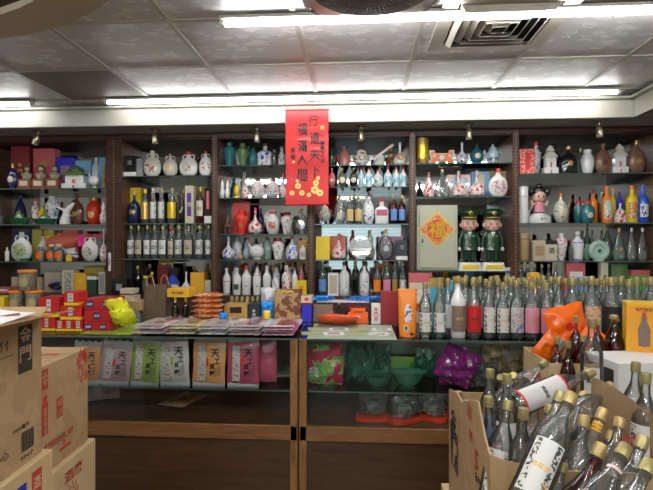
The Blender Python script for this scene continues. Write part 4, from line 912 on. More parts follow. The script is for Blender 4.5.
S(A, 0, 346.3, 354, 195, 'cyl', 'clear bottle with yellow label, left of two,', label='amber_label', cap='cap_gold', lz=(.1, .5))
S(A, 0, 354.6, 362.5, 195, 'cyl', 'clear bottle with yellow label, right of two,', label='amber_label', cap='cap_gold', lz=(.1, .5))
S(A, 0, 363, 374.5, 192.5, 'flat', 'ornate white and clear flask with maroon cap', body='blue_fine', cap='maroon', depth=.6)
S(A, 0, 375, 388.5, 198.5, 'square', 'white square bottle with flag and blue figure', body='porcelain', cap='red', n=28, depth=.6, label='flag_print', lz=(.32, .56), txt=None)
S(A, 0, 390, 397.6, 195, 'cyl', 'amber bottle with blue label, left of two,', body='amber_glass', inner='brown', cap='gold', label='blue_label', lz=(.12, .5))
S(A, 0, 398.4, 405.8, 195, 'cyl', 'amber bottle with blue label, right of two,', body='amber_glass', inner='brown', cap='gold', label='blue_label', lz=(.12, .5))
S(A, 1, 350, 358, 194, 'kao', 'clear bottle in back row'); S(A, 1, 367, 375, 194, 'kao', 'clear bottle in back row beside flag bottle')
A = (4, 4)
S(A, 0, 316, 330, 236.5, 'gbox', 'bright yellow gift box', front='yellow', D=.07)
S(A, 1, 330, 346, 236, 'gbox', 'red orange gift box', front='salmon', D=.07)
S(A, 0, 331, 346.5, 233.5, 'bulb', 'white bulb bottle with red flowers', body='red_white', cap='rose')
S(A, 1, 348, 357, 230, 'gourd', 'dark red gourd bottle behind round mirror', body='maroon', cap='maroon')
S(A, 1, 365, 375, 230, 'gourd', 'white figure bottle behind round mirror', body='multi', cap='gold')
S(A, 0, 349, 372, 236, b_mirror, 'round table mirror with cream rim on black stand', name='table_mirror', cat='mirror')
S(A, 1, 378, 402, 236.5, 'gbox', 'mauve picture box behind decanter', front='mauve', D=.05)
S(A, 0, 378, 394, 229, 'round', 'cut glass decanter with hanging oval tag', cap='gold', depth=.7, badge=.35, bcol='celadon')
S(A, 0, 396, 407.3, 240.5, 'gbox', 'black gift box with white foot and green mark', front='black', stripe='white', txt='酒', tcol='grey', tw=.4, ph=.3, pz=.65)
A = (4, 9)
for x0, x1, d, lb, bd in ((318, 327, 'blue landscape label', 'blue_label', 'aqua_glass'), (339, 349.7, 'white glaze and blue frame, left of mirror foot', None, 'porcelain'), (351, 359, 'green glass body', None, 'green_glass'), (359.2, 369.3, 'white glaze and blue frame, right of green bottle', None, 'porcelain'),
                          (373, 381.3, 'orange label', 'orange', 'clear_glass'), (382.6, 391.3, 'pink label', 'pink', 'clear_glass'), (391.8, 398.2, 'small gold label', 'gold', 'clear_glass'), (399, 406.8, 'grey and white label', 'label_scroll', 'clear_glass')):
    S(A, 0, x0, x1, 261.5, 'cyl', 'bottle with '+d, body=bd, cap='brown' if bd == 'porcelain' else 'cap_gold', label=lb or ('blue_fine' if bd == 'porcelain' else None), lz=(.12, .48), dy=.01)
S(A, 0, 328, 338.5, 273, 'gbox', 'small white open box', front='white', panel='beige', ph=.8)
for i_, x in enumerate((322, 345, 366, 378, 395)):
    t = S(A, 1, x-4, x+4, 262, 'kao', '', place=ORD[i_]+' clear bottle from left, back row, lowest deck, fourth bay'); t['label'] = t['label'].strip(); t['group'] = 'back row of bottles in the fourth bay'
A = (5, 1)
S(A, 0, 416.5, 429, 136, 'tin', 'tall gold tin canister', body='gold', label='yellow_gold', lz=(.2, .7), la=.8)
S(A, 0, 430, 455.5, 149, b_bone, 'orange and white bone shaped ceramic plaque', name='ceramic_plaque', cat='plaque')
S(A, 0, 456.5, 469, 142, 'bulb', 'blue and white dragon bulb bottle', body='blue_white', cap='pale_blue')
S(A, 0, 471, 484.5, 143, 'round', 'dark green jug bottle with cream label', body='teal', cap='dark_green', badge=.4, bcol='cream')
S(A, 0, 485, 503, 143, b_teapot, 'pale blue three legged teapot', name='teapot', cat='teapot')
A = (5, 2)
S(A, 0, 423.5, 435, 172, 'drop', 'red and white pear bottle with rose cap', body='red_white', cap='rose')
S(A, 0, 434.5, 450.5, 169.5, 'drop', 'clear teardrop flask with gold cap', cap='gold', depth=.5)
S(A, 1, 447, 470, 175, 'gbox', 'picture box with pink and teal design', front='pack_pink', panel='landscape', ph=.7)
S(A, 0, 452, 467, 170.5, 'bulb', 'white bulb bottle with red pattern, left of two,', body='red_white', cap='cream')
S(A, 1, 471, 489, 172, 'gbox', 'picture box with blue sky and yellow edge', front='sky', panel='cream', pw=.4, ph=.8)
S(A, 0, 470, 486.5, 170, 'bulb', 'white bulb bottle with red pattern, right of two,', body='red_white', cap='cream')
S(A, 1, 490, 507, 171.5, 'gbox', 'tan picture box behind pink flask', front='tan', panel='sky', ph=.5)
S(A, 0, 489, 508, 168.5, 'flat', 'round flask with pink building picture and red cap', body='porcelain', cap='bright_red', depth=.45, badge=.75, bcol='pinkscape')
A = (6, 1)
S(A, 0, 519, 534.5, 149.5, 'gbox', 'red gift box with white lattice pattern', front='red_pattern', panel='red', pw=.3, ph=.7, D=.07)
S(A, 1, 532, 542, 141.5, 'tall', 'white and blue bottle with red cap', body='blue_white', cap='red')
S(A, 0, 544, 558.5, 144.5, b_gate, 'white and green gate tower bottle near left end', name='tower_bottle', cat='bottle', roof='ivory')
S(A, 1, 548, 562, 143, 'kao', 'dark bottle behind gate tower', body='black', cap='black')
S(A, 0, 560, 580, 145.5, 'wide', 'broad black bottle with gold cap', body='black', cap='gold', badge=.25, depth=.6)
S(A, 0, 582.8, 595.5, 149, 'jar', 'small white jar with blue handle', body='porcelain', cap='porcelain', badge=.4, bcol='blue_fine', name='jar', cat='jar')
S(A, 1, 577, 585, 148, 'kao', 'clear bottle in back row')
S(A, 0, 595.7, 612.5, 143.5, 'flat', 'brown stoneware flask with round stamp', body='umber', cap='umber', badge=.35, bcol='brown', depth=.6)
S(A, 0, 613.5, 628.5, 143, b_gate, 'white and green gate tower bottle between brown flasks', name='tower_bottle', cat='bottle', roof='ivory')
S(A, 0, 629, 646.5, 140, 'flat', 'brown stoneware flask with gold seal', body='umber', cap='gold', badge=.35, bcol='gold', depth=.6)
S(A, 1, 640, 653, 146, 'flat', 'dark brown flask by the right wall', body='brown', cap='brown')
A = (6, 2)
S(A, 0, 518.8, 528.8, 186, 'thermos', 'tall white flask tin with grey ring', body='porcelain', band=[(.712, 'grey')])
S(A, 0, 530, 553, 182.5, girl, 'girl doll with black hair and pink dress on white stand', name='doll', cat='doll', place='in rightmost bay')
S(A, 0, 555.5, 570, 193, 'round', 'white orange pot bottle with red lettering', body='multi', cap='orange', badge=.5, bcol='cream')
S(A, 1, 575, 584, 201, 'jar', 'small teal bottle with red cap, left of two,', body='teal', cap='red')
S(A, 0, 582, 596.3, 201, 'jar', 'small teal jug with cream label and red cap', body='teal', cap='red', badge=.4, bcol='cream')
S(A, 1, 590, 598, 189.5, 'cyl', 'slim orange bottle in back row', body='orange', cap='brown')
S(A, 1, 599, 605, 192, 'kao', 'clear bottle in back row')
S(A, 0, 603, 612.8, 186, 'cyl', 'orange bottle with white figure label', body='orange', cap='bright_orange', label='multi', lz=(.1, .6))
S(A, 1, 610, 616, 188, 'cyl', 'yellow bottle in back row', body='yellow', cap='yellow')
S(A, 1, 617, 623.6, 189, 'cyl', 'cobalt bottle in back row', body='royal', cap='navy')
S(A, 0, 616, 628, 203, 'wide', 'white and pink small flask', body='red_white', cap='porcelain')
S(A, 0, 628, 638.7, 185, 'cyl', 'bright yellow bottle with red orange cap', body='yellow', cap='orange', label='fruit', lz=(.1, .55))
S(A, 0, 639, 649.5, 185, 'cyl', 'bright blue bottle with blue cap', body='royal2', cap='royal2', label='blue_white', lz=(.15, .5))
A = (6, 3)
S(A, 0, 519.3, 530, 233, 'tin', 'tan tea tin with wide lid', body='tan', band=[(.78, 'brown')])
S(A, 0, 532.5, 544.7, 240.5, 'gbox', 'beige gift box with leaf outline', front='beige', panel='tan', ph=.5)
S(A, 0, 545, 556.3, 240.5, 'gbox', 'cream gift box with black top writing', front='cream', lid='ink', txt='酒', tcol='ink')
S(A, 0, 557, 568.5, 233, 'vase', 'white dragon vase with blue and green painting', body='floral', cap='blue_fine', name='vase', cat='vase')
S(A, 0, 568.5, 573, 240, 'kao', 'slim bottle with red cap', cap='red')
S(A, 0, 573, 585.5, 231.5, 'tall', 'white vase with blue rim and foot', body='porcelain', cap='porcelain', band=[(.04, 'blue'), (.62, 'blue'), (.85, 'blue')], name='vase', cat='vase')
S(A, 0, 591, 612.5, 241, b_ringvase, 'pale green round disc vase', name='disc_vase', cat='vase')
S(A, 1, 603, 615, 225, 'drop', 'green glass flask in back row', body='aqua_glass', cap='gold')
S(A, 0, 613, 626.5, 228, 'drop', 'clear green flask with gold medal', body='aqua_glass', cap='gold', badge=.3, depth=.6)
S(A, 0, 626.7, 637, 228, 'drop', 'clear glass flask with white cap, left of two,', cap='white', depth=.6)
S(A, 0, 637.2, 648.5, 228, 'drop', 'clear glass flask with white cap, right of two,', cap='white', depth=.6, badge=.25, bcol='maroon')
S(A, 1, 584, 591, 244, 'jar', 'pale green jar in back row', body='celadon', cap='celadon')
A = (6, 9)
for i, x in enumerate((521, 528, 535, 542, 549, 556)):
    t = S(A, 0, x-3.4, x+3.4, 264, 'kao', '', label='label_scroll' if i % 2 else None, place=ORD[i]+' clear bottle from left, lowest deck of the rightmost bay'); t['label'] = t['label'].strip(); t['group'] = 'row of bottles low in the rightmost bay'
S(A, 0, 561, 566, 262, 'kao', 'clear bottle with red and white label', label='red', dy=.02)
S(A, 0, 566, 584, 263, 'gbox', 'red and white apple picture bag', front='rose', panel='white', ph=.5, D=.04)
S(A, 0, 600, 607, 262, 'gbox', 'narrow gold and dark gift box', front='cream', disc='maroon')
S(A, 0, 630.5, 648, 270, 'gbox', 'red and green gift box', front='leaf', lid='rose')
S(A, 0, 610, 626, 264, 'gbox', 'mixed green box in front of mirror', front='moss', dy=.06)
# lucky character painted on the white jar of the third bay
for o in [o for o in COL.objects if o.get('label', '').startswith('white jar bottle with large red lucky')]:
    m = MB(); m.text('福', 0, 0, .075, .062, .066, 'red', R=.057); m.done('lucky_character', o, smooth=False)

# steel cabinet with the lucky diamond, and the two soldiers
z5 = SH[(5, 3)]; yv = YS+.03
xa, xb = X(414.6+2, yv), X(458, yv); Wc = xb-xa; Hc = Zp(205, 436, yv)-z5
t = thing('wall_safe', 'pale green metal cabinet with a red lucky diamond on its door', 'cabinet', ((xa+xb)/2, yv+.12, z5+.0006))
m = MB(); m.box(0, 0, 0, Wc, .22, Hc, 'steel_paint', .006); m.done('case', t)
m = MB(); m.box(0, -.114, .02, Wc-.04, .012, Hc-.04, 'steel_paint', .004); d_ = m.done('door', t)
m = MB(); m.box(-Wc*.36, -.124, Hc*.42, .016, .01, .04, 'silver', .002); m.box(-Wc*.36, -.13, Hc*.44, .008, .006, .015, 'black'); m.done('keyhole', d_)
s_ = 18.5*yv/F
dm = thing('lucky_diamond', 'red and gold diamond paper with large gold 福 character on metal cabinet', 'decoration', (X(437, yv), yv+.001, Zp(229.5, 437, yv)))
def dia(a, y): return [(-a, y, 0), (0, y, -a), (a, y, 0), (0, y, a)]
m = MB(); m.loft([dia(s_, -.001), dia(s_, -.003)], 'gold_ink'); m.done('card', dm, smooth=False)
m = MB(); m.add(dia(s_*.9, -.0035), [(0, 1, 2, 3)], 'red_gold'); m.disc(0, -.0042, 0, s_*.56, 'gold_ink', 28); m.disc(0, -.0048, 0, s_*.54, 'red', 28); m.text('福', 0, -.0056, 0, s_*.92, s_*.98, 'yellow_gold'); m.done('print', dm, smooth=False)
for x0, x1, w_, bd in ((458.8, 482.3, 'left', 'sky'), (482.3, 506, 'right', 'rose')):
    y0 = YS+.03; pc = (x0+x1)/2; W1 = (x1-x0)*T(pc, y0)/F; H1 = Zp(208, pc, y0)-z5
    t = thing('soldier_figurine', w_+' soldier figurine in dark green uniform and peaked cap', 'figurine', (X(pc, y0), y0+.055, z5+.0006), .0 if w_ == 'left' else -.03, 'pair of soldier figurines'); soldier(t, W1, H1, bd)
mat('blue_label2', (.08, .15, .45), .4)
mat('deep_red', (.5, .015, .02), .3, coat=.3)
mat('window_purple', (.08, .03, .12), .2, coat=.5)
mat('label_paper', (.7, .68, .66), .5)
mat('orange_lid', (.85, .25, .02), .35)
mat('jar_label', (.42, .34, .15), .5)
mat('bag_yellow', (.85, .85, .02), .25, coat=.6)
pat('yellow_bag', [(0, (.12, .16, .02)), (.36, (.88, .86, .03)), (.7, (.5, .55, .4))], 28, .25, coat=.6)
mat('blue_film', (.02, .25, .75), .25, coat=.5)
mat('pouch_white', (.6, .62, .65), .25, coat=.5)
mat('taupe', (.22, .15, .12), .4)
mat('red_bag', (.9, .1, .02), .25, coat=.5)
mat('maroon2', (.3, .02, .03), .35)
mat('pouch_orange', (.9, .25, .01), .3, coat=.5)
mat('note_paper', (.33, .4, .3), .5)
mat('pink_label', (.72, .3, .4), .5)
pat('landlab', [(0, (.2, .2, .45)), (.42, (.6, .6, .58)), (.6, (.5, .45, .35))], 60, .5)
pat('orange_lab', [(0, (.5, .2, .1)), (.42, (.72, .5, .32))], 70, .5)
pat('red_green', [(0, (.2, .45, .1)), (.45, (.4, .6, .2)), (.5, (.45, .03, .06))], 14, .25, coat=.5)
mat('leaf2', (.2, .55, .1), .4)
pat('purple_bag', [(0, (.7, .6, .65)), (.33, (.28, .02, .22)), (.64, (.4, .05, .32))], 36, .22, coat=.8)
pat('tanfoil', [(0, (.2, .14, .07)), (.45, (.5, .38, .2)), (.6, (.4, .4, .36))], 22, .3, coat=.6)
mat('red_bag2', (.7, .05, .02), .3, coat=.5)
# ------------------------------------------------------------ goods on and in the counters
random.seed(5)
def pillow(m, W, H, D, mt, seed=0, wr=.12, nx=14, nz=14, seal=.08, mt2=None):
    """soft sealed bag standing in the x-z plane, base at z=0"""
    r = random.Random(seed); ph = [r.uniform(0, 6.3) for _ in range(6)]; fs = []; vs = []
    for s in (-1, 1):
        for j in range(nz+1):
            for i in range(nx+1):
                u, v = 2*i/nx-1, 2*j/nz-1
                k = max(0, 1-abs(u)**2.6)**.6*max(0, 1-(abs(v)/(1-seal))**3)**.6 if abs(v) < 1-seal else 0
                wv = 1+wr*(math.sin(5*u+3*v+ph[0])+math.sin(9*v-4*u+ph[1])+.6*math.sin(13*u+ph[2]+7*v))
                x = u*W/2*(1-.05*k+.02*math.sin(4*v+ph[3])); z = H/2*(v+1)+.012*W*math.sin(6*u+ph[4])*(abs(v) > .9)
                vs.append((x, s*(D/2*k*wv+.0008)+.015*W*math.sin(3*u+ph[5])*abs(v)**3, z))
    n = (nx+1)*(nz+1)
    for s in (0, 1):
        for j in range(nz):
            for i in range(nx):
                a = s*n+j*(nx+1)+i; q = (a, a+1, a+nx+2, a+nx+1); fs.append(q if s == 0 else q[::-1])
    for i in range(nx):
        fs.append((i, n+i, n+i+1, i+1)); a = nz*(nx+1)+i; fs.append((a, a+1, n+a+1, n+a))
    for j in range(nz):
        a = j*(nx+1); fs.append((a, a+nx+1, n+a+nx+1, n+a)); a += nx; fs.append((a, n+a, n+a+nx+1, a+nx+1))
    return m.add(vs, fs, mt)
def CP(x0, x1, top, Y, zb=None):
    pc = (x0+x1)/2; zb = CZ if zb is None else zb
    return X(pc, Y), (x1-x0)*T(pc, Y)/F, Zp(top, pc, Y)-zb, zb+.0006
def cbox(x0, x1, top, Y, label, D=None, zb=None, H=None, rz=0, group='boxes on the counters', name='gift_box', cat='box', **kw):
    x, W, Hh, z = CP(x0, x1, top, Y, zb); H = H or Hh; D = D or W
    t = thing(name, label, cat, (x, Y+D/2, z), rz, group); gbox(t, W, H, D, **kw); return t, z+H
# --- far left: red boxes in stacks

def lab_red(t, W, D, H, x=0):
    m = MB(); m.box(x, -D/2-.0008, H*.3, W*.2 if W > .08 else W*.4, .001, H*.6, 'label_paper'); m.vtext('金門', x, -D/2-.0022, H*.86, .012, H*.5, 'ink'); m.done('label', t, smooth=False)
zt = {}
def redbox(x0, x1, top, Y, nm, zb=None, D=.1):
    t, z = cbox(x0, x1, top, Y, nm, D=D, zb=zb, front='red', stripe='yellow', group='red sweet boxes on the left counter'); W = (x1-x0)*T((x0+x1)/2, Y)/F; lab_red(t, W, D, z-t.location.z); return z
Yr = 2.40
zl = redbox(38, 55, 317.5, Yr, 'red box in bottom row of stack, leftmost behind carton flap')
za = redbox(55.4, 64, 320, Yr, 'red box with white label in bottom row, just right of leftmost'); redbox(64.2, 73.3, 320, Yr, 'red box with white label, middle of bottom row'); redbox(73.5, 82.6, 320, Yr, 'red box with white label in bottom row beside purple banded boxes')
zc = redbox(59.5, 81.5, 306, Yr, 'wide red box with two labels in middle of stack', za); zd = redbox(38, 59.2, 297.5, Yr, 'large red box with one label, upper left of stack', zl, .12)
redbox(63.5, 77.3, 292, Yr, 'small red box on very top of stack', zc)
zb = None
for i, nm in enumerate(('bottom', 'middle', 'top')):
    t, zb = cbox(83.5, 111.5, (322, 310, 298.7)[i], Yr-.0+.004*i, 'wide dark red box with purple windows, '+nm+' of three', D=.15, zb=zb, front='deep_red', group='dark red boxes stacked on the left counter')
    W = 28*T(97, Yr)/F; H = zb-t.location.z; m = MB()
    for xx in ((-.28, .32), (-.02,), (-.34, .2))[2-i]: m.box(xx*W, -.0755, H*.2, W*.26, .001, H*.6, 'window_purple'); m.text('貢糖', xx*W, -.0765, H*.5, W*.2, H*.4, 'label_paper')
    m.done('window', t, smooth=False)
# jars with orange lids
def jar(x0, x1, top, Y, nm, zb=None):
    x, W, H, z = CP(x0, x1, top, Y, zb); t = thing('sweet_jar', nm, 'jar', (x, Y+W/2, z), random.uniform(-.2, .2), 'jars with orange lids on the left counter'); R = W/2
    m = MB(); m.lathe([(R*.9, .001), (R*.94, .004), (R*.94, H*.84), (R*.8, H*.86)], 'pebbles', 1, 18); m.done('biscuits', t)
    m = MB(); m.lathe([(R*.95, 0), (R*.98, .003), (R*.98, H*.87), (R*.9, H*.885)], 'clear_glass', 1, 20); m.done('jar_wall', t)
    m = MB(); m.lathe([(R*.98, H*.875), (R*1.03, H*.89), (R*1.03, H*.98), (R*.97, H)], 'orange_lid', 1, 24); m.done('lid', t)
    k = 16; m = MB(); pts = [(0, -R*.985-.0015, H*.42)]+[(R*.55*math.cos(2*PI*i/k), -math.sqrt(R*R-(R*.55*math.cos(2*PI*i/k))**2)*.985-.0015, H*.42+R*.55*math.sin(2*PI*i/k)) for i in range(k)]
    m.add(pts, [(0, 1+i, 1+(i+1) % k) for i in range(k)], 'jar_label'); m.done('label', t); return z+H

z1 = jar(7, 22, 312.5, 2.42, 'jar of biscuits with orange lid, bottom left of pyramid'); z2 = jar(24, 38, 312.5, 2.42, 'jar of biscuits with orange lid, bottom right of pyramid')
z3 = jar(4.5, 19.5, 291, 2.42, 'jar of biscuits with orange lid, middle left of pyramid', z1); z4 = jar(20.2, 37, 291, 2.42, 'jar of biscuits with orange lid, middle right of pyramid', z2)
jar(13, 30.3, 270.5, 2.42, 'jar of biscuits with orange lid, on top of pyramid', z4)
t, _ = cbox(-14, 4, 297, 2.42, 'bright yellow packet at left edge beside jars', D=.08, front='yellow')
def cbottle(x0, x1, top, Y, desc, group=None, zb=None, rz=None, **kw):
    x, W, H, z = CP(x0, x1, top, Y, zb); t = thing('liquor_bottle', desc, 'bottle', (x, Y+W/2, z), random.uniform(-.3, .3) if rz is None else rz, group); bottle(t, W, H, **kw); return t
cbottle(35.5, 42, 279, 2.72, 'tall clear bottle behind jar pyramid', group='bottles standing at the back of the left counter')
def bag(x0, x1, top, Y, label, mt, D=.05, H=None, zb=None, rx=0, rz=0, seed=1, name='bag', cat='bag', group=None, wr=.12, W=None):
    x, w_, h_, z = CP(x0, x1, top, Y, zb); W = W or w_; H = H or h_
    t = thing(name, label, cat, (x, Y+D/2, z), rz, group); t.rotation_euler = (rx, 0, rz)
    m = MB(); pillow(m, W, H, D, mt, seed, wr); m.done('bag_body', t); return t, W, H


t, W, H = bag(113, 136, 302, 2.44, 'shiny yellow sweet bag, lower of two beside red boxes', 'yellow_bag', D=.07, H=.15, rx=1.1, rz=.3, seed=2, group='yellow bags on the left counter'); t.location.z += .045; t.location.y -= .02
t, W, H = bag(114, 133, 302, 2.44, 'shiny yellow sweet bag, upper of two beside red boxes', 'yellow_bag', D=.07, H=.13, rx=1.0, rz=-.25, seed=5, group='yellow bags on the left counter'); t.location.z += .09; t.location.y -= .0
t = thing('plastic_sheet', 'lime green plastic sheet lying flat under yellow bags', 'sheet', (X(122, 2.5), 2.5, CZ+.001)); m = MB(); m.box(0, 0, 0, .26, .34, .004, 'lime', .001); m.done('sheet', t)
# back of the left counter
cbox(119.5, 134, 288.5, 2.74, 'long beige box, upper of two behind yellow bags', D=.07, H=.03, zb=Zp(294, 127, 2.74), front='beige')
cbox(118.5, 134.5, 294, 2.74, 'long beige box, lower of two behind yellow bags', D=.08, H=.032, zb=Zp(301, 127, 2.74)-.001, front='beige')
cbox(117, 142, 301, 2.72, 'brown open carton under beige boxes', D=.12, H=Zp(301, 130, 2.72)-Zp(311.5, 130, 2.72)-.003, zb=Zp(311.5, 130, 2.72)+.001, front='carton', name='small_carton', cat='carton')
cbox(121, 139, 311.5, 2.72, 'pale grey box under brown carton', D=.14, front='grey')
# brown paper bag
x, W, H, z = CP(143, 167.5, 285, 2.74)
t = thing('paper_bag', 'brown kraft paper carrier bag with twisted handles', 'bag', (x, 2.78, z), -.12)
m = MB(); rings = []
for q, k in ((0, 1), (.33, .98), (.66, 1.0), (1, 1.0)):
    a, b_ = W/2*k, .05*(1-.5*q); rings.append([(-a, -b_, q*H), (-a*.5, -b_-.004, q*H), (0, -b_+.004*(q > .3), q*H), (a*.5, -b_-.003, q*H+.002), (a, -b_, q*H), (a*.9, 0, q*H), (a, b_, q*H), (0, b_, q*H), (-a, b_, q*H), (-a*.9, 0, q*H)])
m.loft(rings, 'kraft', True, False); m.done('bag_body', t, ang=20)
for s, y in ((-1, -.028), (1, .02)):
    m = MB(); cx_ = s*W*.22; m.tube([(cx_-.022, y, H-.01), (cx_-.024, y, H+.03), (cx_-.008, y, H+.052), (cx_+.012, y, H+.045), (cx_+.026, y, H-.01)], .003, 'tan', 6); m.done('handle', t)
# orange packets stack
zb = CZ; x, W, _, _ = CP(190, 219, 290, 2.66)
for i in range(6):
    t = thing('biscuit_packet', ('lowest', 'second lowest', 'third from bottom', 'third from top', 'second highest', 'topmost')[i]+' long orange packet in the stack behind sweets', 'packet', (x+(-.006, .004, -.003, .008, .0, .006)[i], 2.72, zb+.014), (.02, -.05, .06, -.03, .05, -.02)[i], 'orange packets in a stack')
    m = MB(); m.xf = Matrix.Rotation(PI/2, 4, 'Y') @ Matrix.Translation((0, 0, -W/2)) @ Matrix.Rotation(PI/2, 4, 'Z'); pillow(m, .095, W, .03, 'orange_print', i, .06); m.done('wrapper', t); zb += .0285
# orange long box propped on bottles
for i, px in enumerate((174, 184.5)): cbottle(px-3.4, px+3.4, 297, 2.74, 'dark bottle with yellow neck seal under orange box, '+('left', 'right')[i]+' one', group='bottles standing at the back of the left counter', body='green_glass', inner='wine', cap='yellow', capz=.8)
t, _ = cbox(167, 190, 288.5, 2.70, 'long orange box resting on bottle tops', D=.11, H=.048, zb=Zp(297, 178, 2.74)+.002, rz=-.1, front='amber_box', txt=None)
m = MB(); m.text('金門貢糖', 0, -.0565, .024, .07, .02, 'brown'); m.done('printing', t, smooth=False)
cbox(224, 247.5, 304, 2.78, 'gold and brown flat box with dark picture', D=.1, front='gold', panel='wine', pw=.5, ph=.35, pz=.65)
cbox(247.7, 260, 304, 2.78, 'black box with white writing beside gold box', D=.1, front='matt_black', txt='金酒', tcol='label_paper', ph=.5)
bag(260, 273, 302, 2.76, 'crumpled bright blue plastic bag', 'blue_film', D=.05, seed=9, wr=.25, group='crumpled bags at the back of the left counter')
bag(218, 226, 313, 2.68, 'small blue plastic bag beside orange packets', 'blue_film', D=.04, seed=4, wr=.25, group='crumpled bags at the back of the left counter')
bag(262.5, 270, 311, 2.70, 'small yellow bag in front of blue bag', 'yellow', D=.03, seed=3, group='crumpled bags at the back of the left counter')
t, W, H = bag(260, 275, 288, 2.84, 'crumpled white translucent plastic bag', 'pouch_white', D=.05, seed=8, wr=.3, group='crumpled bags at the back of the left counter')
x, W, H, z = CP(274, 301, 290, 2.76); t = thing('gift_bag', 'brown and gold patterned paper gift bag', 'bag', (x, 2.80, z))
m = MB(); m.sup([(W/2, .045, 0, 9.), (W/2, .04, H*.6, 9.), (W/2, .03, H, 9.)], 'gold_brown', 24); m.done('bag_body', t)
m = MB(); m.tube([(-W*.2, -.032, H*.9), (-W*.12, -.034, H*.96), (0, -.034, H*.93), (W*.1, -.034, H*.96), (W*.2, -.032, H*.92)], .004, 'yellow', 6); m.done('ribbon', t)
t, zq = cbox(301.5, 311.5, 305, 2.76, 'tall royal blue box between the counters', D=.09, front='royal')
cbox(300.8, 312, 296, 2.76, 'cream and red box on royal blue box', D=.09, zb=zq, front='cream', disc='red', stripe='maroon')
for i in range(7): cbottle(229+i*5.2, 233.6+i*5.2, 297, 2.92-.04, ('first', 'second', 'third', 'fourth', 'fifth', 'sixth', 'seventh')[i]+' small gold capped jar from the left, behind gold box', group='small gold capped jars', prof='jar', cap='cap_gold', body='green_glass', capw=.8, capz=.8)
# --- sweets lying on the left counter
def packet(t, W, H, D, c, rib='pouch_film'):
    m = MB(); pillow(m, W, H, D, 'pack_'+c, random.randint(0, 99), .05, 12, 12, .05); o = m.done('wrapper', t)
    m = MB(); y = -D/2-.003; m.box(-W*.2, y+.001, H*.08, W*.24, .002, H*.84, 'candy'); m.done('candy_window', t)
    m = MB(); m.text('天', W*.2, y-.001, H*.74, W*.3, H*.2, 'ink'); m.text('工', W*.26, y-.001, H*.55, W*.26, H*.13, 'ink'); m.text('貢', W*.12, y-.001, H*.42, W*.16, H*.13, 'ink'); m.text('糖', W*.12, y-.001, H*.26, W*.16, H*.13, 'ink')
    for k in range(4): m.box(W*(.22+.05*k), y-.001, H*(.16+.02*k), .0015, .0004, H*.22, 'ink')
    m.done('lettering', t, smooth=False)
    m = MB(); m.box(-W*.03, y-.001, H*.42, W*.07, .0006, H*.2, 'lime' if c in ('green', 'cream') else 'bright_red'); m.done('seal_sticker', t)
    m = MB()
    for zz in (-.022, H-.006):
        vs = []; n = 14
        for i in range(n+1):
            xx = -W*.5+W*i/n
            vs += [(xx, .001*math.sin(i*2.1), zz), (xx+.002*math.sin(i), .002*math.cos(i*1.7), zz+.03+.006*math.sin(i*1.9))]
        m.add(vs, [(2*i, 2*i+2, 2*i+3, 2*i+1) for i in range(n)], 'pouch_white')
    m.done('crimped_seal', t)
rows = [(2.575, 2.86, ((150, 181, 'pink', 'pink and white'), (181.5, 211, 'green', 'green and white'), (211.5, 242, 'mauve', 'mauve'), (242.5, 271, 'orange', 'orange with blue mark'), (271.5, 300, 'pink', 'salmon pink'))),
        (2.305, 2.57, ((131, 163, 'pink', 'pink and white'), (164, 195, 'yellow', 'yellow'), (196, 226, 'cream', 'white with red mark'), (227, 260, 'mauve', 'mauve with yellow mark'), (261, 294, 'magenta', 'magenta')))]
for r_, (ya, yb, its) in enumerate(rows):
    for x0, x1, c, d in its:
        W = (x1-x0)*T((x0+x1)/2, ya)/F; H = (yb-ya)-.016
        for lay in ((0,) if r_ == 0 else (0, 1)):
            t = thing('sweet_packet', d+' flat sweet packet, '+('back', 'front')[r_]+' row on left counter'+(', underneath' if (r_ and not lay) else ', on top' if r_ else ''), 'packet', (X((x0+x1)/2, ya), ya+.01+lay*.006, CZ+.014+.0235*lay+.0005), random.uniform(-.05, .05), 'sweet packets lying on the left counter')
            t.rotation_euler.x = -PI/2+PI; t.rotation_euler = (-PI/2, 0, t.rotation_euler.z)
            # front of the packet turned upwards, its head away from the shopper
            t.rotation_euler.x = -PI/2; packet(t, W*.97, H, .022, c); m = MB(); m.box(-W*.36, -.0125, H*.03, W*.2, .0015, H*.94, 'pouch_white'); m.box(0, -.0115, .004, W*.9, .002, .035, 'pouch_white'); m.done('white_band', t)  # white bands and ends, partly plastic glare put in as colour
# --- sweets standing inside the left counter
ZI = EYE-.697
for i, (x0, x1, top, c, d, rz, ry) in enumerate(((70, 97, 346, 'orange', 'orange brown', .1, .05), (96, 127, 344.5, 'mauve', 'mauve and white', .1, .12), (128, 158, 342, 'green', 'olive green', 0, .05), (158, 189, 340, 'cream', 'white', -.05, -.06), (191, 224, 342, 'orange', 'orange', 0, .02), (226, 258, 342, 'magenta', 'magenta', 0, 0))):
    x, W, H, z = CP(x0, x1, top, 2.372, ZI)
    t = thing('sweet_packet', d+' sweet packet standing behind the front glass'+(', half hidden at the left end' if i == 0 else ''), 'packet', (x, 2.39, z+.014), 0, 'sweet packets standing in the left counter'); t.rotation_euler = (-.06, ry, rz); packet(t, W, H-.02, .026, c)
for i in range(7):
    t = thing('sweet_packet', ('nearest', 'second nearest', 'third nearest', 'middle', 'third furthest', 'second furthest', 'furthest')[i]+' packet of the row filed behind the magenta packet', 'packet', (X(262, 2.44+.04*i), 2.44+.045*i, ZI+.014), 0, 'sweet packets filed behind the magenta one')
    m = MB(); pillow(m, .15, .2, .03, 'pack_'+('magenta', 'mauve')[i % 2], i); m.done('wrapper', t)
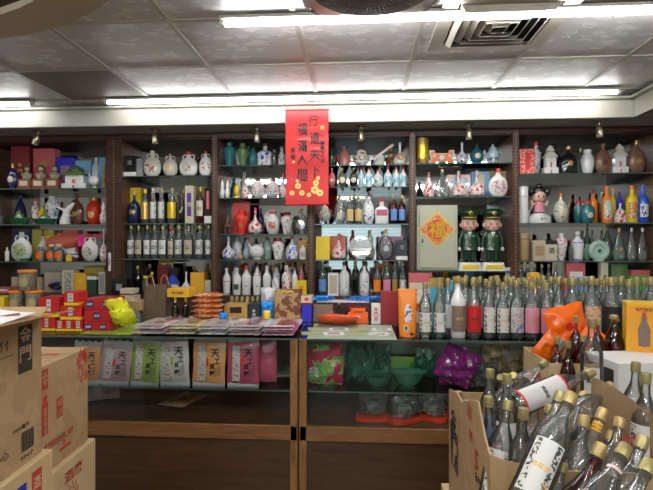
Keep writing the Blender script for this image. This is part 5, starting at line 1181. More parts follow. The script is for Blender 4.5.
for i, (px, Y, zb, c) in enumerate(((276, 2.55, ZI, 'cream'), (172, 2.52, EYE-.85, 'orange'), (104, 2.6, EYE-.85, 'mauve'))):
    t = thing('sweet_packet', ('pale flat sweet packet on the inner glass shelf beside the corner post', 'orange and white sweet packet lying on the floor of the left counter', 'dim flat packet on the counter floor beside cardboard boxes')[i], 'packet', (X(px, Y), Y, zb+.014), (.1, -.3, .5)[i]); t.rotation_euler.x = -PI/2
    packet(t, .16, .2, .022, c)
# --- back of the right counter
cbox(313, 333, 305, 2.80, 'brown grey gift box with gold writing', D=.09, front='taupe', txt=None, panel=None)
cbottle(336, 341.5, 303, 2.8, 'dark bottle neck with gold cap between gift boxes', body='green_glass', inner='wine')
cbox(345, 371, 303, 2.83, 'dark maroon gift box behind orange octagonal box', D=.05, front='wine', panel='maroon', ph=.6)
x, W, H, z = CP(348, 368, 309, 2.76); t = thing('gift_box', 'bright red orange box with cut corners and white ring', 'box', (x, 2.775, z))
m = MB(); a = W/2; c = .018; o8 = [(-a, 0), (a, 0), (a, H-c*1.4), (a-c, H-c), (a-c*.9, H), (-a+c*.9, H), (-a+c, H-c), (-a, H-c*1.4)]
m.loft([[(p, .025, q) for p, q in o8], [(p, -.012, q) for p, q in o8]], 'bright_orange'); m.done('box_body', t, smooth=False)
m = MB(); m.tube([(.012*math.cos(k*PI/8), -.014, H*.35+.012*math.sin(k*PI/8)) for k in range(9)], .003, 'white', 6); m.text('金門高粱', 0, -.0135, H*.78, W*.5, .012, 'maroon'); m.done('emblem', t)
x, W, H, z = CP(318, 357, 314, 2.70); t = thing('bag', 'bright red orange carrier bag lying flat by the corner', 'bag', (x, 2.73, z+.0), 0)
m = MB(); m.xf = Matrix.Translation((0, .1, .004)) @ Matrix.Rotation(1.15, 4, 'X'); pillow(m, W, .14, .04, 'red_bag', 4, .1); m.xf = None; o = m.done('bag_body', t); t.rotation_euler.x = 0
zmin = min(v.co.z for v in o.data.vertices); o.location.z = -zmin; o.location.y = -.1
cbox(371.5, 380.5, 304, 2.74, 'narrow white box with red brush writing', D=.05, front='white', txt='金門酒', tcol='bright_red', ph=.8, tw=.6)
cbox(380.8, 397.5, 292, 2.74, 'tall deep red gift box beside orange pouch', D=.08, front='maroon2', txt=None, disc=None)
cbox(409.5, 432, 273, 2.80, 'white cream gift box with red top and blue corner', D=.06, front='cream', lid='rose', panel='red_white', pw=.8, ph=.45, pz=.45)
cbox(430.5, 443.5, 278, 2.66, 'teal and gold tall gift box', D=.05, front='cyan', panel='cyan', lid='gold')
cbox(447, 456, 281, 2.70, 'pale cyan gift box behind white porcelain bottle', D=.05, front='cyan', stripe='white')
x, W, H, z = CP(311, 376, 302, 2.84)
# ribbons over the boxes
t = thing('ribbon_bundle', 'tangled bright blue ribbons and white sheets lying on gift boxes', 'ribbon', (X(343, 2.86), 2.88, CZ+.115)); r = random.Random(4)
m = MB()
for k in range(16):
    cx_ = r.choice((-.14, -.12, .1, .13, .15))+r.uniform(-.03, .03); pts = [(cx_+.03*math.cos(a*1.1+k)+.006*a*(1 if k % 2 else -1), r.uniform(-.03, .03), .012+.014*math.sin(a*1.7+k)) for a in range(8)]; m.tube(pts, .0035, 'blue_film', 5)
m.done('ribbons', t)
m = MB(); m.box(0, 0, -.008, .3, .09, .004, 'pouch_white', .001); m.box(.02, .0, -.003, .22, .08, .003, 'pack_pink', .001); m.done('sheets', t)
# orange stand-up pouch
def pouch(px0, px1, top, Y, label, seed, rz):
    x, W, H, z = CP(px0, px1, top, Y); t = thing('snack_pouch', label, 'pouch', (x, Y+.03, z), rz, 'orange stand up pouches')
    m = MB(); m.sup([(W*.42, .03, 0, 2.6), (W*.46, .028, H*.12, 2.6), (W*.48, .02, H*.5, 2.8), (W*.5, .008, H*.86, 4.), (W*.5, .002, H, 6.)], 'pouch_orange', 28); m.done('pouch_body', t)
    m = MB(); m.disc(W*.02, -.0235, H*.5, W*.22, 'red_white', 10, H*.24); m.text('貢糖', W*.05, -.0245, H*.55, W*.3, H*.3, 'ink'); m.disc(-W*.1, -.0305, H*.2, W*.14, 'cream', 12, H*.09); m.disc(-W*.1, -.031, H*.2, W*.07, 'brown', 10, H*.05); m.box(W*.2, -.033, H*.05, W*.2, .001, H*.05, 'ink'); m.done('printing', t); return t

pouch(399.5, 418.5, 290.5, 2.44, 'upright orange snack pouch, rear one of two', 1, .05).location.y += .07
pouch(399, 417.5, 292, 2.36, 'upright orange snack pouch with printed figure, front one of two', 2, -.05)
# papers under the counter glass, its pale reflection put in as a large sheet
t = thing('price_sheets', 'pale green papers and painted glass reflection on the right counter', 'papers', (X(352, 2.42), 2.5, CZ+.0008)); r = random.Random(2)

m = MB(); m.box(.0, .0, -.0008, .42, .42, .0006, 'note_paper'); m.done('large_sheen_sheet', t, smooth=False)
for k in range(9):
    m = MB(); m.xf = Matrix.Translation((-.2+.11*(k % 4)+(k//4)*.02, -.07+.12*(k//4), .0003*k)) @ Matrix.Rotation(r.uniform(-.15, .15), 4, 'Z'); m.box(0, 0, 0, .1, .09, .0006, ('note_paper', 'label_paper')[k % 2]); m.box(0, 0, .0007, .06, .05, .0002, ('mustard', 'celadon')[k % 2]); m.done('sheet', t, smooth=False)
# --- the bottles standing on the right counter
ROWG = 'bottles lined up on the right counter'
front = [(419.6, 432.8, 283, 'label_scroll', 'white scroll label, first in the front row'), (434, 446.8, 283, 'label_scroll', 'white scroll label, second in the front row'), None,
         (468, 482.6, 279, 'red', 'bright red label'), (484.6, 497, 281.5, 'label_scroll', 'white scroll label right of the red label'), (498, 511, 283, 'label_scroll', 'white scroll label left of the picture label'), (511.8, 525.6, 281, 'landlab', 'blue statue picture label'),
         (526.4, 541.6, 282.5, 'pink_label', 'large pink label'), (542.4, 556, 284, 'pink_label', 'pink label beside orange bag'), (567.5, 585, 279, 'ink', 'black label behind orange bag'), (587, 604.5, 278, 'orange_lab', 'pale orange floral label'), (607, 624.6, 279, 'ink', 'black label right of floral label'), (626, 641, 280, 'purple', 'purple label beside yellow box')]

for i, f_ in enumerate(front):
    if f_ is None:
        cbottle(452, 467, 276.5, 2.35, 'white porcelain bottle with brown label and gold cap', group=ROWG, rz=0, body='porcelain', cap='gold', label='taupe', lz=(.1, .52), txt='金門', la=1.1); continue
    x0, x1, tp, lb, d = f_
    cbottle(x0, x1, tp, 2.355, 'clear bottle with '+d, group=ROWG, rz=0, label=lb, txt='高粱酒', tcol='ink' if lb in ('red',) else 'gold_ink', lz=(.1, .54 if i not in (0, 1) else .45), la=1.15, n=22)
ORD = ('first', 'second', 'third', 'fourth', 'fifth', 'sixth', 'seventh', 'eighth', 'ninth', 'tenth', 'eleventh', 'twelfth', 'thirteenth', 'fourteenth', 'fifteenth', 'sixteenth')
def rowb(xs, Y, nm, H=.272, mats=('label_scroll',)):
    for k, x in enumerate(xs):
        W = .063; t = thing('liquor_bottle', 'clear gold capped bottle, '+ORD[k]+' from the left in '+nm+' on right counter', 'bottle', (X(x, Y), Y, CZ+.0006), random.uniform(-.6, .6), nm+' of clear bottles')
        bottle(t, W, H+random.uniform(-.006, .006), 'kao', 'clear_glass', label=mats[k % len(mats)], lz=(.12, .54), n=16, la=1.1)
rowb((448, 465, 486, 498, 511, 527, 545, 558.5, 573, 590, 604, 621, 637, 651), 2.47, 'second row', mats=('label_scroll', 'ivory', 'pink_label', 'label_paper'))
rowb((440, 455, 474, 491, 506, 519, 535, 551, 566, 582, 597, 612, 628, 644, 658), 2.56, 'third row', mats=('label_scroll', 'label_paper', 'orange_lab'))
rowb((466, 480, 497, 513, 529, 543, 560, 576, 592, 607, 622, 637, 651), 2.65, 'fourth row')
rowb((462, 477, 493, 509, 524, 540, 556, 571, 586, 601, 616, 632, 647), 2.75, 'fifth row', .26)
cbox(577, 593, 277, 2.82, 'sky blue and white picture box behind the bottles', D=.06, H=.26, front='sky', panel='cream', pw=.6, ph=.3)
cbox(531, 540, 273, 2.82, 'amber box behind the bottles', D=.05, front='amber_box')
t = thing('notice_card', 'small white notice card standing above the bottles', 'card', (X(514, 3.85), 3.87, Zp(297, 514, 3.85)), 0)
m = MB(); m.box(0, 0, 0, .075, .004, Zp(267, 514, 3.85)-Zp(297, 514, 3.85), 'label_paper', .001)
for k in range(4): m.box(.0, -.0025, .16+.014*k, .045, .0008, .003, 'grey')
m.done('card', t); t.location.y = 3.95; t.location.z = DECK+.0006
# --- inside the right counter
def inbag(x0, x1, top, Y, zb, label, mt, seed, D=.09, H=None, rx=0, rz=0, ry=0, badge=None, group='plastic wrapped goods in the right counter', wr=.22):
    t, W, H = bag(x0, x1, top, Y, label, mt, D=D, zb=zb, H=H, rx=rx, rz=rz, seed=seed, wr=wr, group=group); t.rotation_euler.y = ry
    return t, W, H

ZD = EYE-.848
t, W, H = inbag(304, 343, 345, 2.42, ZI, 'red and green snack bag with white character', 'red_green', 1, .07)
m = MB(); m.text('興', -W*.25, -.045, H*.35, .055, .05, 'label_paper'); m.done('lettering', t, smooth=False)
t, W, H = inbag(346, 376, 344, 2.50, ZI, 'green translucent plastic bag hanging in folds, left one', 'green_film', 2, .12, wr=.35)
t, W, H = inbag(368, 392, 347, 2.60, ZI, 'green translucent plastic bowl wrap, middle one', 'green_film', 3, .12, wr=.35)
def bowl(px, py, Y, r, label, mt='green_film'):
    t = thing('plastic_bowl', label, 'bowl', (X(px, Y), Y, ZI+.0006), 0, 'green plastic bowls in the right counter'); m = MB()
    m.lathe([(r*.45, 0), (r*.5, .003), (r*.8, r*.35), (r, r*.8), (r*1.03, r*.8), (r*.98, r*.78)], mt, 1, 24); m.done('bowl', t)
bowl(378, 380, 2.45, .075, 'green plastic bowl under the folded green bags'); bowl(408, 380, 2.47, .085, 'large green plastic bowl right of the middle'); bowl(423, 370, 2.68, .07, 'smaller green plastic bowl at the back')
t, z_ = cbox(381, 428, 357, 2.72, 'long bright green box inside the right counter', D=.08, zb=ZI, front='leaf2', lid='lime')
t, z_ = cbox(306, 342, 351, 2.70, 'bright green carton behind the red and green bag', D=.08, zb=ZI, front='leaf2')
inbag(415, 437, 350, 2.56, ZI, 'dark green plastic bag beside purple bag', 'green_film', 6, .1, wr=.35)

t, W, H = inbag(432, 470, 352, 2.38, ZI+.02, 'shiny purple printed snack bag, upper of two', 'purple_bag', 7, .07, H=.17, ry=.45); t.location.z += .02
t, W, H = inbag(440, 474, 372, 2.46, ZI, 'shiny purple printed snack bag, lower of two', 'purple_bag', 8, .06, H=.12, ry=.1)
for i, (x0, x1, tp) in enumerate(((461, 484, 348), (482, 512, 346), (505, 535, 352))):
    inbag(x0, x1, tp, 2.5+.05*(i % 2), ZI, ('clear plastic bag of dried goods beside purple bags', 'tan foil snack bag behind clear bag, left', 'tan foil snack bag behind clear bag, right')[i], ('pouch_film', 'tanfoil', 'tanfoil')[i], 20+i, .08, wr=.3)

inbag(473, 500, 365, 2.42, ZI, 'clear crinkled plastic bag in front of tan bags', 'pouch_film', 31, .08, wr=.4)
def redpack(px, Y, rz, label, seed, ry=0):
    t = thing('fan_pack', label, 'packet', (X(px, Y), Y, ZD+.002), rz, 'red packs on the floor of the right counter'); W = .17
    m = MB(); m.sup([(W*.52, .06, 0, 3.), (W*.5, .06, .014, 3.), (W*.45, .05, .02, 3.)], 'red_bag2', 28); m.done('tray', t)
    m = MB(); pillow(m, W*.85, .11, .09, 'pouch_film', seed, .3); o = m.done('plastic_cover', t); o.location.z = .012
    m = MB(); m.ball(0, 0, .05, .038, 'multi', .8, .9); m.done('sweets', t)

redpack(373, 2.42, 0, 'red trayed sweets in clear cover, leftmost on the counter floor', 41)
redpack(404, 2.40, .5, 'round clear bag of sweets with red flap, middle of the counter floor', 42); redpack(430, 2.44, -.5, 'red flapped clear sweets bag, right of the middle one', 43); redpack(455, 2.5, -.4, 'red flapped clear sweets bag beside the open cartons', 44)
t, z_ = cbox(370, 380, 388, 2.66, 'small blue and white box on the counter floor', D=.04, zb=ZD, H=.08, front='blue_label2', panel='white', ph=.4); 
pat('carton_dark', [(0, (.26, .16, .08)), (.5, (.3, .19, .1))], 9, .8)
mat('wine_red', (.12, .008, .02), .2)
mat('oil', (.2, .14, .05), .2)
pat('yellow_grad', [(0, (.85, .5, .02)), (.5, (.85, .62, .05))], 6, .35)
mat('orange_soft', (.85, .36, .02), .35)
mat('orange_bag', (.95, .16, .005), .25, coat=.7, bump=.8, bs=22)
# ------------------------------------------------------------ cardboard cartons at the left, nearest the viewer
def carton(label, x1, d0, d1, zt, zb, wd=.36, mt='carton', rot=True):
    """box whose right-hand face runs away from the viewer; x1 = that face, local origin at its near lower edge"""
    t = thing('cardboard_carton', label, 'carton', (0, 0, 0), 0, 'cardboard cartons'); a = TH if rot else 0
    c, s = math.cos(a), math.sin(a); t.location = (x1*c-d0*s, x1*s+d0*c, EYE+zb); t.rotation_euler.z = a
    return t, d1-d0, zt-zb
def slab(m, pts, n, th, mt): m.loft([pts, [tuple(Vector(p)+Vector(n)*th) for p in pts]], mt)
U, V = (0, 1, 0), (0, 0, 1)
def ft(m, s, d, z, w_, h, mt, x=.0012): m.text(s, 0, 0, 0, w_, h, mt, u=U, v=V, o=(x, d, z), keep=False)
def fr(m, d0, d1, z0, z1, mt, x=.0008): m.quad((x, d0, z0), (x, d1, z0), (x, d1, z1), (x, d0, z1), mt)
# nearest, open one
t, D, H = carton('open cardboard carton at far left with black 金門 panel and barcode', -.70, .80, 1.21, -.178, -.508)
m = MB(); w_ = .34; th = .005
m.box(-w_/2, D/2, 0, w_, D, th, 'carton'); m.box(-th/2, D/2, th, th, D, H-th, 'carton'); m.box(-w_+th/2, D/2, th, th, D, H-th, 'carton')
m.box(-w_/2, th/2, th, w_-2*th, th, H-th, 'carton'); m.box(-w_/2, D-th/2, th, w_-2*th, th, H-th, 'carton'); m.done('body', t, smooth=False)
m = MB(); slab(m, [(0, 0, H), (.10, -.01, H+.03), (.082, D, H+.018), (0, D, H)], (0, 0, 1), .004, 'carton'); m.done('flap', t, smooth=False)
m = MB(); slab(m, [(-w_, D, H), (0, D, H), (-.04, D+.10, H+.01), (-w_, D+.1, H+.01)], (0, 0, 1), .004, 'carton'); m.done('flap', t, smooth=False)
m = MB(); o_ = .80
fr(m, 1.118-o_, 1.172-o_, .508-.295, .508-.186, 'carton_ink'); ft(m, '金', 1.145-o_, .508-.208, .044, .038, 'carton'); ft(m, '門', 1.145-o_, .508-.252, .044, .036, 'carton')
for k in range(14): fr(m, 1.13-o_+.0035*k, 1.1317-o_+.0035*k+.0005*(k % 3), .508-.478, .508-.432, 'carton_ink')
ft(m, '1000毫升', 1.13-o_, .508-.418, .06, .012, 'carton_ink'); ft(m, '0007', 1.15-o_, .508-.49, .05, .01, 'carton_ink')
ft(m, '↑↑', 1.07-o_, .508-.22, .035, .025, 'carton_ink'); m.tube([(.001, .22, .508-.245), (.001, .30, .508-.245)], .0008, 'carton_ink', 4); ft(m, '小心', 1.06-o_, .508-.46, .05, .02, 'carton_ink')
m.done('printing', t, smooth=False)
# sheet and strip lying on top
a = TH; t2 = thing('paper_sheet', 'white paper sheet lying across the open carton at far left', 'paper', t.location+Vector((-.15, .27, H+.012)), .25)
m = MB(); n = 10; rr_ = []
for i in range(n+1):
    x = -.16+.3*i/n; z = .012*math.sin(i*.45)+.012; rr_.append([(x, -.1, z), (x, .1, z), (x, .1, z+.001), (x, -.1, z+.001)])
m.loft(rr_, 'white'); m.done('sheet', t2)
t2 = thing('cardboard_tube', 'short reddish brown rolled card beside the white sheet', 'roll', t.location+Vector((-.05, .33, H+.012)), 1.1)
m = MB(); m.tube([(-.02, 0, .0), (.02, 0, .002)], .006, 'brick', 12); m.done('roll', t2)
# second carton
t, D, H = carton('closed cardboard carton with red 金門 band and square seal', -.851, 1.47, 1.76, -.364, -.696)
m = MB(); m.box(-.17, D/2, 0, .34, D, H, 'carton', .003); m.done('body', t)
m = MB(); o_ = 1.47
def zz(v): return .696+v
fr(m, .002, .036, zz(-.575), zz(-.375), 'carton_red'); ft(m, '金', .019, zz(-.405), .028, .045, 'carton'); ft(m, '門', .019, zz(-.458), .028, .042, 'carton'); ft(m, '高', .021, zz(-.505), .018, .03, 'carton'); ft(m, '粱', .021, zz(-.535), .018, .03, 'carton'); ft(m, '酒', .021, zz(-.563), .018, .02, 'carton')
fr(m, .082, .122, zz(-.548), zz(-.485), 'carton_red'); ft(m, '金酒', .102, zz(-.502), .034, .024, 'carton'); ft(m, '公司', .102, zz(-.532), .034, .024, 'carton')
ft(m, '金門高粱股份第二酒廠', .10, zz(-.615), .17, .022, 'carton_red'); fr(m, .10, .17, zz(-.66), zz(-.650), 'carton_red'); ft(m, '◎', .125, zz(-.638), .02, .018, 'carton_red')
r = random.Random(6)
for k in range(34):
    d_, z_ = .215+.07*r.random(), zz(-.372-.10*r.random()**1.3); q = .007+.008*r.random(); n = 5
    for j in range(n):
        a0 = 2*PI*j/n+k; m.tube([(.0006, min(D-.002, d_+.3*q*math.cos(a0)), z_+.3*q*math.sin(a0)), (.0006, min(D-.001, d_+q*math.cos(a0+.5)), z_+q*math.sin(a0+.5))], .0012, 'carton_red', 4)
m.done('printing', t, smooth=False)
m = MB(); m.box(-.17, D/2, H, .05, D, .0006, 'carton_light'); m.text('金門', -.09, 0, 0, .1, .05, 'carton_red', u=(1, 0, 0), v=(0, 1, 0), o=(0, D*.55, H+.001)); m.done('top_tape', t, smooth=False)
t, D, H = carton('pale cardboard carton under the red sealed one with faint red drawing', -.836, 1.44, 1.785, -.698, -1.10)
m = MB(); m.box(-.18, D/2, 0, .36, D, H, 'carton_light', .003); m.done('body', t)
m = MB(); ft(m, '酒廠', .19, H-.05, .12, .04, 'carton_red')
for k in range(12): a0 = k*PI/6; m.tube([(.0006, .17+.04*math.cos(a0), H-.13+.04*math.sin(a0)), (.0006, .17+.055*math.cos(a0+.4), H-.13+.055*math.sin(a0+.4))], .0012, 'carton_red', 4)
m.tube([(.0006, .17+.035*math.cos(k*PI/10), H-.13+.035*math.sin(k*PI/10)) for k in range(21)], .0012, 'carton_red', 4); m.done('printing', t, smooth=False)
t, D, H = carton('cardboard carton with red text under the open carton at lower left', -.685, .80, 1.235, -.510, -.86)
m = MB(); m.box(-.18, D/2, 0, .36, D, H, 'carton_light', .003); m.done('body', t)
m = MB(); fr(m, .345, .385, H-.16, H-.02, 'carton_red'); ft(m, '酒', .365, H-.05, .03, .03, 'carton_light'); ft(m, '廠', .365, H-.09, .03, .03, 'carton_light'); fr(m, .29, .325, H-.05, H-.03, 'blue'); ft(m, '金門', .30, H-.09, .05, .03, 'carton_red'); fr(m, .27, .34, H-.12, H-.11, 'carton_red'); m.done('printing', t, smooth=False)
for lab, x1, d0, d1, zt, zb in (('plain carton at the bottom of the nearest left stack', -.69, .8, 1.23, -.862, -1.448), ('plain carton at the bottom of the second left stack', -.838, 1.44, 1.78, -1.102, -1.448)):
    t, D, H = carton(lab, x1, d0, d1, zt, zb); m = MB(); m.box(-.18, D/2, 0, .36, D, H, 'carton', .003); m.done('body', t)

# ------------------------------------------------------------ cartons of bottles at the right, nearest the viewer
def wallbox(name, label, x0, x1, y0, y1, z0, z1, mt='carton', top=None):
    t = thing(name, label, 'carton', ((x0+x1)/2, (y0+y1)/2, z0), 0, 'cardboard cartons'); w_, d_, h = x1-x0, y1-y0, z1-z0; th = .005
    m = MB(); m.box(0, 0, 0, w_, d_, th, mt)
    for s in (-1, 1): m.box(s*(w_/2-th/2), 0, th, th, d_, h-th, mt); m.box(0, s*(d_/2-th/2), th, w_-2*th, th, h-th, mt)
    m.done('body', t, smooth=False); return t
xA = X(449, 1.75); xB = xA+.36
zA = Zp(389, 449, 1.75)
# carton A: walls with their own outlines
def yz(px, py):
    Y = xA/((px-326.5)/F*CT-ST)*((px-326.5)/F*ST+CT)
    return Y, Zp(py, px, Y)
zb_ = EYE-.86
t = thing('cardboard_carton', 'open torn cardboard carton full of bottles, left edge of the heap', 'carton', (xA, 1.20, zb_), 0, 'cardboard cartons')
Lc = lambda pts: [(0, y-1.20, z-zb_) for y, z in pts]
out = [yz(449, 389), yz(456, 392), yz(462, 402), yz(470, 400), yz(478, 402), yz(482, 425), yz(485, 440), yz(489.5, 455)]
m = MB(); poly = Lc([(1.75, zb_), *out, (1.20, zb_)]); slab(m, poly, (1, 0, 0), .005, 'carton'); m.done('left_wall', t, smooth=False)
m = MB(); fz = Zp(455, 490, 1.2)-zb_
wdt = X(549, 1.2)-xA; rr_ = []
for i in range(9):
    x = wdt*i/8; q = fz-.012*math.sin(PI*i/8)+.012*i/8; y = -.03*math.sin(PI*i/8); rr_.append([(x, y, 0), (x, y, q), (x, y+.005, q), (x, y+.005, 0)])
m.loft(rr_, 'carton'); m.done('front_wall', t, smooth=False)
m = MB(); m.box(.17, .55, 0, .34, .005, zA-zb_-.01, 'carton'); m.box(.34, .3, 0, .005, .5, fz*.9, 'carton'); m.box(.17, .27, 0, .34, .54, .005, 'carton'); m.done('rear_walls', t, smooth=False)
m = MB()
def lt(s, px, py, w_, h, mt):
    Y, z = yz(px, py); m.text(s, 0, 0, 0, w_, h, mt, u=(0, -1, 0), v=(0, 0, 1), o=(-.0015, Y-1.20, z-zb_), keep=False)
lt('金', 454, 420, .10, .07, 'carton_ink'); lt('門', 455, 443, .10, .08, 'carton_ink'); lt('酒', 456, 465, .08, .05, 'carton_ink'); lt('5', 477, 461, .05, .055, 'carton_red'); lt('高粱', 470, 412, .06, .04, 'carton_red'); lt('酒廠', 471, 435, .05, .03, 'carton_red'); lt('陳', 460, 430, .03, .09, 'carton_red'); lt('金門', 478, 480, .06, .03, 'carton_ink')
m.done('printing', t, smooth=False)
xq = X(440.5, 1.82); zq = Zp(452, 441, 1.8)
t = thing('cardboard_carton', 'closed printed carton under the torn carton of bottles', 'carton', (xq, 1.30, zb_-.16), 0, 'cardboard cartons')
zq = min(zq, zb_-.002)
t = t; t.location.z = zq-.30
m = MB(); m.box(.24, .25, 0, .48, .52, .30-.0, 'carton_light', .003); m.done('body', t)
m = MB(); m.text('高粱', 0, 0, 0, .2, .1, 'carton_ink', u=(0, -1, 0), v=(0, 0, 1), o=(-.0015, .3, .2)); m.done('printing', t, smooth=False)
zu = zq-.302
t = thing('cardboard_carton', 'plain carton at the bottom of the right stack', 'carton', (xq, 1.30, .0006), 0, 'cardboard cartons'); m = MB(); m.box(.24, .25, 0, .48, .52, zu, 'carton', .003); m.done('body', t)
# carton B, nearest, at the bottom edge
xb0 = X(543, .95); zB = Zp(486, 543, .95)
wallbox('cardboard_carton', 'open carton of bottles at the bottom edge of the photo', xb0, xb0+.42, .72, 1.02, .62, zB)
wallbox('cardboard_carton', 'low open carton behind the heap, under upright bottles', X(600, 1.5), X(600, 1.5)+.5, 1.30, 1.62, .55, Zp(425, 620, 1.45))
# curved flap
t = thing('cardboard_flap', 'bent brown cardboard board standing in the bottle heap', 'cardboard', (X(592, 1.30), 1.30, Zp(445, 600, 1.3)))
m = MB(); rr_ = []
for i in range(11):
    a0 = i/10; x = .14*a0; y = -.10*a0+.05*math.sin(PI*a0); z1 = .17-.10*a0**1.6; rr_.append([(x, y, -.12), (x, y+.004, -.12), (x, y+.004, z1), (x, y, z1)])
m.loft(rr_, 'carton_dark'); m.done('board', t); m = MB(); m.text('金門', .07, -.045, .03, .06, .05, 'carton_red'); m.done('printing', t, smooth=False)
# carton D with red print by the counter
x0 = X(525, 2.2); zD = Zp(348, 525, 2.2)
t = wallbox('cardboard_carton', 'open carton with red square print holding dark red bottles', x0, x0+.42, 1.92, 2.22, .72, zD, 'carton_light')
m = MB(); m.text('金門', 0, 0, 0, .12, .07, 'carton_red', u=(0, -1, 0), v=(0, 0, 1), o=(-.2115, .0, zD-.72-.09)); m.text('酒廠', 0, 0, 0, .12, .05, 'carton_red', u=(0, -1, 0), v=(0, 0, 1), o=(-.2115, .0, zD-.72-.16)); m.done('printing', t, smooth=False)

HEAP = []
def segd(p1, q1, p2, q2):
    best = 9
    for i in range(9):
        p = p1.lerp(q1, i/8); d = q2-p2; k = max(0, min(1, (p-p2).dot(d)/d.length_squared)); best = min(best, (p-p2-d*k).length)
    return best
def lean(px, py, Y, bx, by, Yb, L, desc, W=.068, **kw):
    W *= .92; L *= .95
    def caps(dy):
        a = P(px, py, Y+dy); b_ = P(bx, by, Yb+dy); z = (a-b_).normalized(); base = a-z*L; R = W/2
        return a, z, base, [(base+z*R, base+z*L*.56, R*.98), (base+z*L*.6, base+z*(L-.02), R*.5)]
    for k in range(17):
        dy = (1 if k % 2 else -1)*((k+1)//2)*.015
        a, z, base, cs = caps(dy)
        if not any(segd(c[0], c[1], h[0], h[1]) < c[2]+h[2] for c in cs for h in HEAP): break
    else: a, z, base, cs = caps(0); pass
    HEAP.extend(cs)
    c = (Vector((0, 0, EYE))-base).normalized(); y = -(c-z*c.dot(z)).normalized(); x = y.cross(z)
    M = Matrix((x, y, z)).transposed().to_4x4(); M.translation = base
    t = thing('liquor_bottle', desc, 'bottle', (0, 0, 0), 0, 'bottles heaped in the cartons'); t.matrix_world = M
    t.location = base; t.rotation_euler = M.to_euler()
    kw.setdefault('prof', 'kao'); kw.setdefault('body', 'heap_glass'); kw.setdefault('n', 24); kw.setdefault('capz', .9)
    bottle(t, W, L, **kw); return t
LS = dict(label='label_scroll', txt='高粱酒', lz=(.1, .52), la=.85)
# bottles rising from carton D and behind
lean(557, 337, 1.98, 557, 400, 1.98, .27, 'dark red wine bottle with gold cap, left one in printed carton', prof='round', body='rose_glass', inner='wine_red', capw=.36)
lean(568, 341, 1.95, 567, 400, 1.95, .27, 'rose wine bottle with gold cap in front of orange bag', prof='round', body='rose_glass', inner='wine_red', capw=.36)
lean(576, 316, 2.05, 576, 380, 2.05, .27, 'slim bottle with red liquor between orange bags', prof='round', body='rose_glass', inner='wine_red', capw=.34)
lean(583, 335, 1.98, 583, 400, 1.98, .27, 'small gold capped bottle left of the tall clear one', prof='round', body='rose_glass', inner='wine_red', capw=.34)
lean(591.5, 318.5, 1.78, 592, 402, 1.80, .30, 'tall clear bottle with cream label standing before orange bag', W=.08, label='label_paper', txt='高粱', tcol='ink', lz=(.1, .42), la=.7)
lean(598, 319, 2.06, 598, 380, 2.06, .26, 'bottle with red liquor behind the tall clear one', prof='round', body='rose_glass', inner='wine_red', capw=.34)
t = lean(614, 315, 2.10, 614, 358, 2.10, .17, 'squat flared bottle of red liquor behind white box', W=.085, prof='drop', body='rose_glass', capw=.42); 
m = MB(); m.lathe([(.034, .004), (.038, .01), (.039, .03), (.033, .052)], 'wine_red'); m.done('liquor', t)
# heap
lean(602, 444, .97, 572, 515, .93, .28, 'dark brown wine bottle with gold cap at the bottom', body='rose_glass', inner='wine', cap='cap_tan', label='pack_pink', lz=(.2, .4))
lean(572, 394, 1.10, 528, 495, .98, .29, 'large clear bottle with white dragon scroll label in front', W=.076, cap='cap_tan', **LS)
lean(604, 409, 1.17, 576, 478, 1.12, .28, 'tilted bottle with orange collar below its cap', cap='cap_tan', body='clear_glass', inner='oil', band=[(.80, 'amber_box'), (.83, 'amber_box'), (.86, 'amber_box')])
lean(626, 446, 1.0, 592, 512, .92, .28, 'bottle with pink stamp on its neck at the bottom right', label='ivory', lz=(.1, .5), band=[(.78, 'pack_pink')])
lean(490, 369, 1.50, 489, 430, 1.50, .27, 'upright bottle with blue label at back of torn carton', label='blue_label', lz=(.12, .5))
lean(507, 374, 1.42, 506, 430, 1.42, .27, 'upright bottle with paper collar, right of blue labelled one', label='label_paper', lz=(.12, .5), band=None)
lean(488.5, 396.5, 1.34, 491, 460, 1.34, .27, 'upright bottle with pink neck label in torn carton', label='pink_label', lz=(.3, .56))
lean(509, 400, 1.30, 499, 455, 1.27, .27, 'leaning bottle with square dark scroll label in torn carton', **LS)
lean(523.5, 408, 1.24, 521, 470, 1.24, .27, 'bottle with silver neck seal and dark label by the carton rim', **LS)
lean(475, 401, 1.55, 476, 450, 1.55, .26, 'gold capped bottle deep in torn carton, right of a pair')
lean(467, 400.5, 1.6, 468, 450, 1.6, .26, 'gold capped bottle deep in torn carton, left of a pair')
lean(458.5, 391.5, 1.68, 460, 440, 1.68, .26, 'bottle in the back left corner of torn carton')
lean(518, 471, 1.02, 546, 512, 1.0, .26, 'gold capped bottle tipped over at the bottom edge', W=.066)
lean(513, 375, 1.60, 530, 395, 1.75, .26, 'bottle lying backwards with tilted gold cap beside paper collar')
lean(500, 377, 1.68, 515, 398, 1.8, .26, 'bottle lying backwards, half hidden behind paper collar bottle')
lean(546, 362, 1.72, 500, 402, 1.62, .28, 'bottle lying on its side pointing up right under orange bag')
lean(593, 372, 1.55, 505, 409, 1.44, .31, 'lying bottle with red edged white label across the heap', W=.08, label='label_paper', txt='高粱酒', tcol='ink', lz=(.08, .55), la=1.0, band=[(.07, 'bright_red'), (.56, 'bright_red')])
lean(611, 385, 1.35, 568, 425, 1.25, .28, 'tilted bottle with tan gold cap left of the bent cardboard', cap='cap_tan')
lean(585, 394, 1.38, 566, 420, 1.3, .27, 'small tilted bottle behind large labelled bottle', cap='cap_tan')
lean(561, 392, 1.22, 545, 440, 1.18, .27, 'clear bottle with gold cap just behind the large labelled bottle')
lean(550, 404, 1.3, 541, 470, 1.26, .27, 'clear bottle with blue and red label in the middle of heap', label='landlab', lz=(.2, .5))
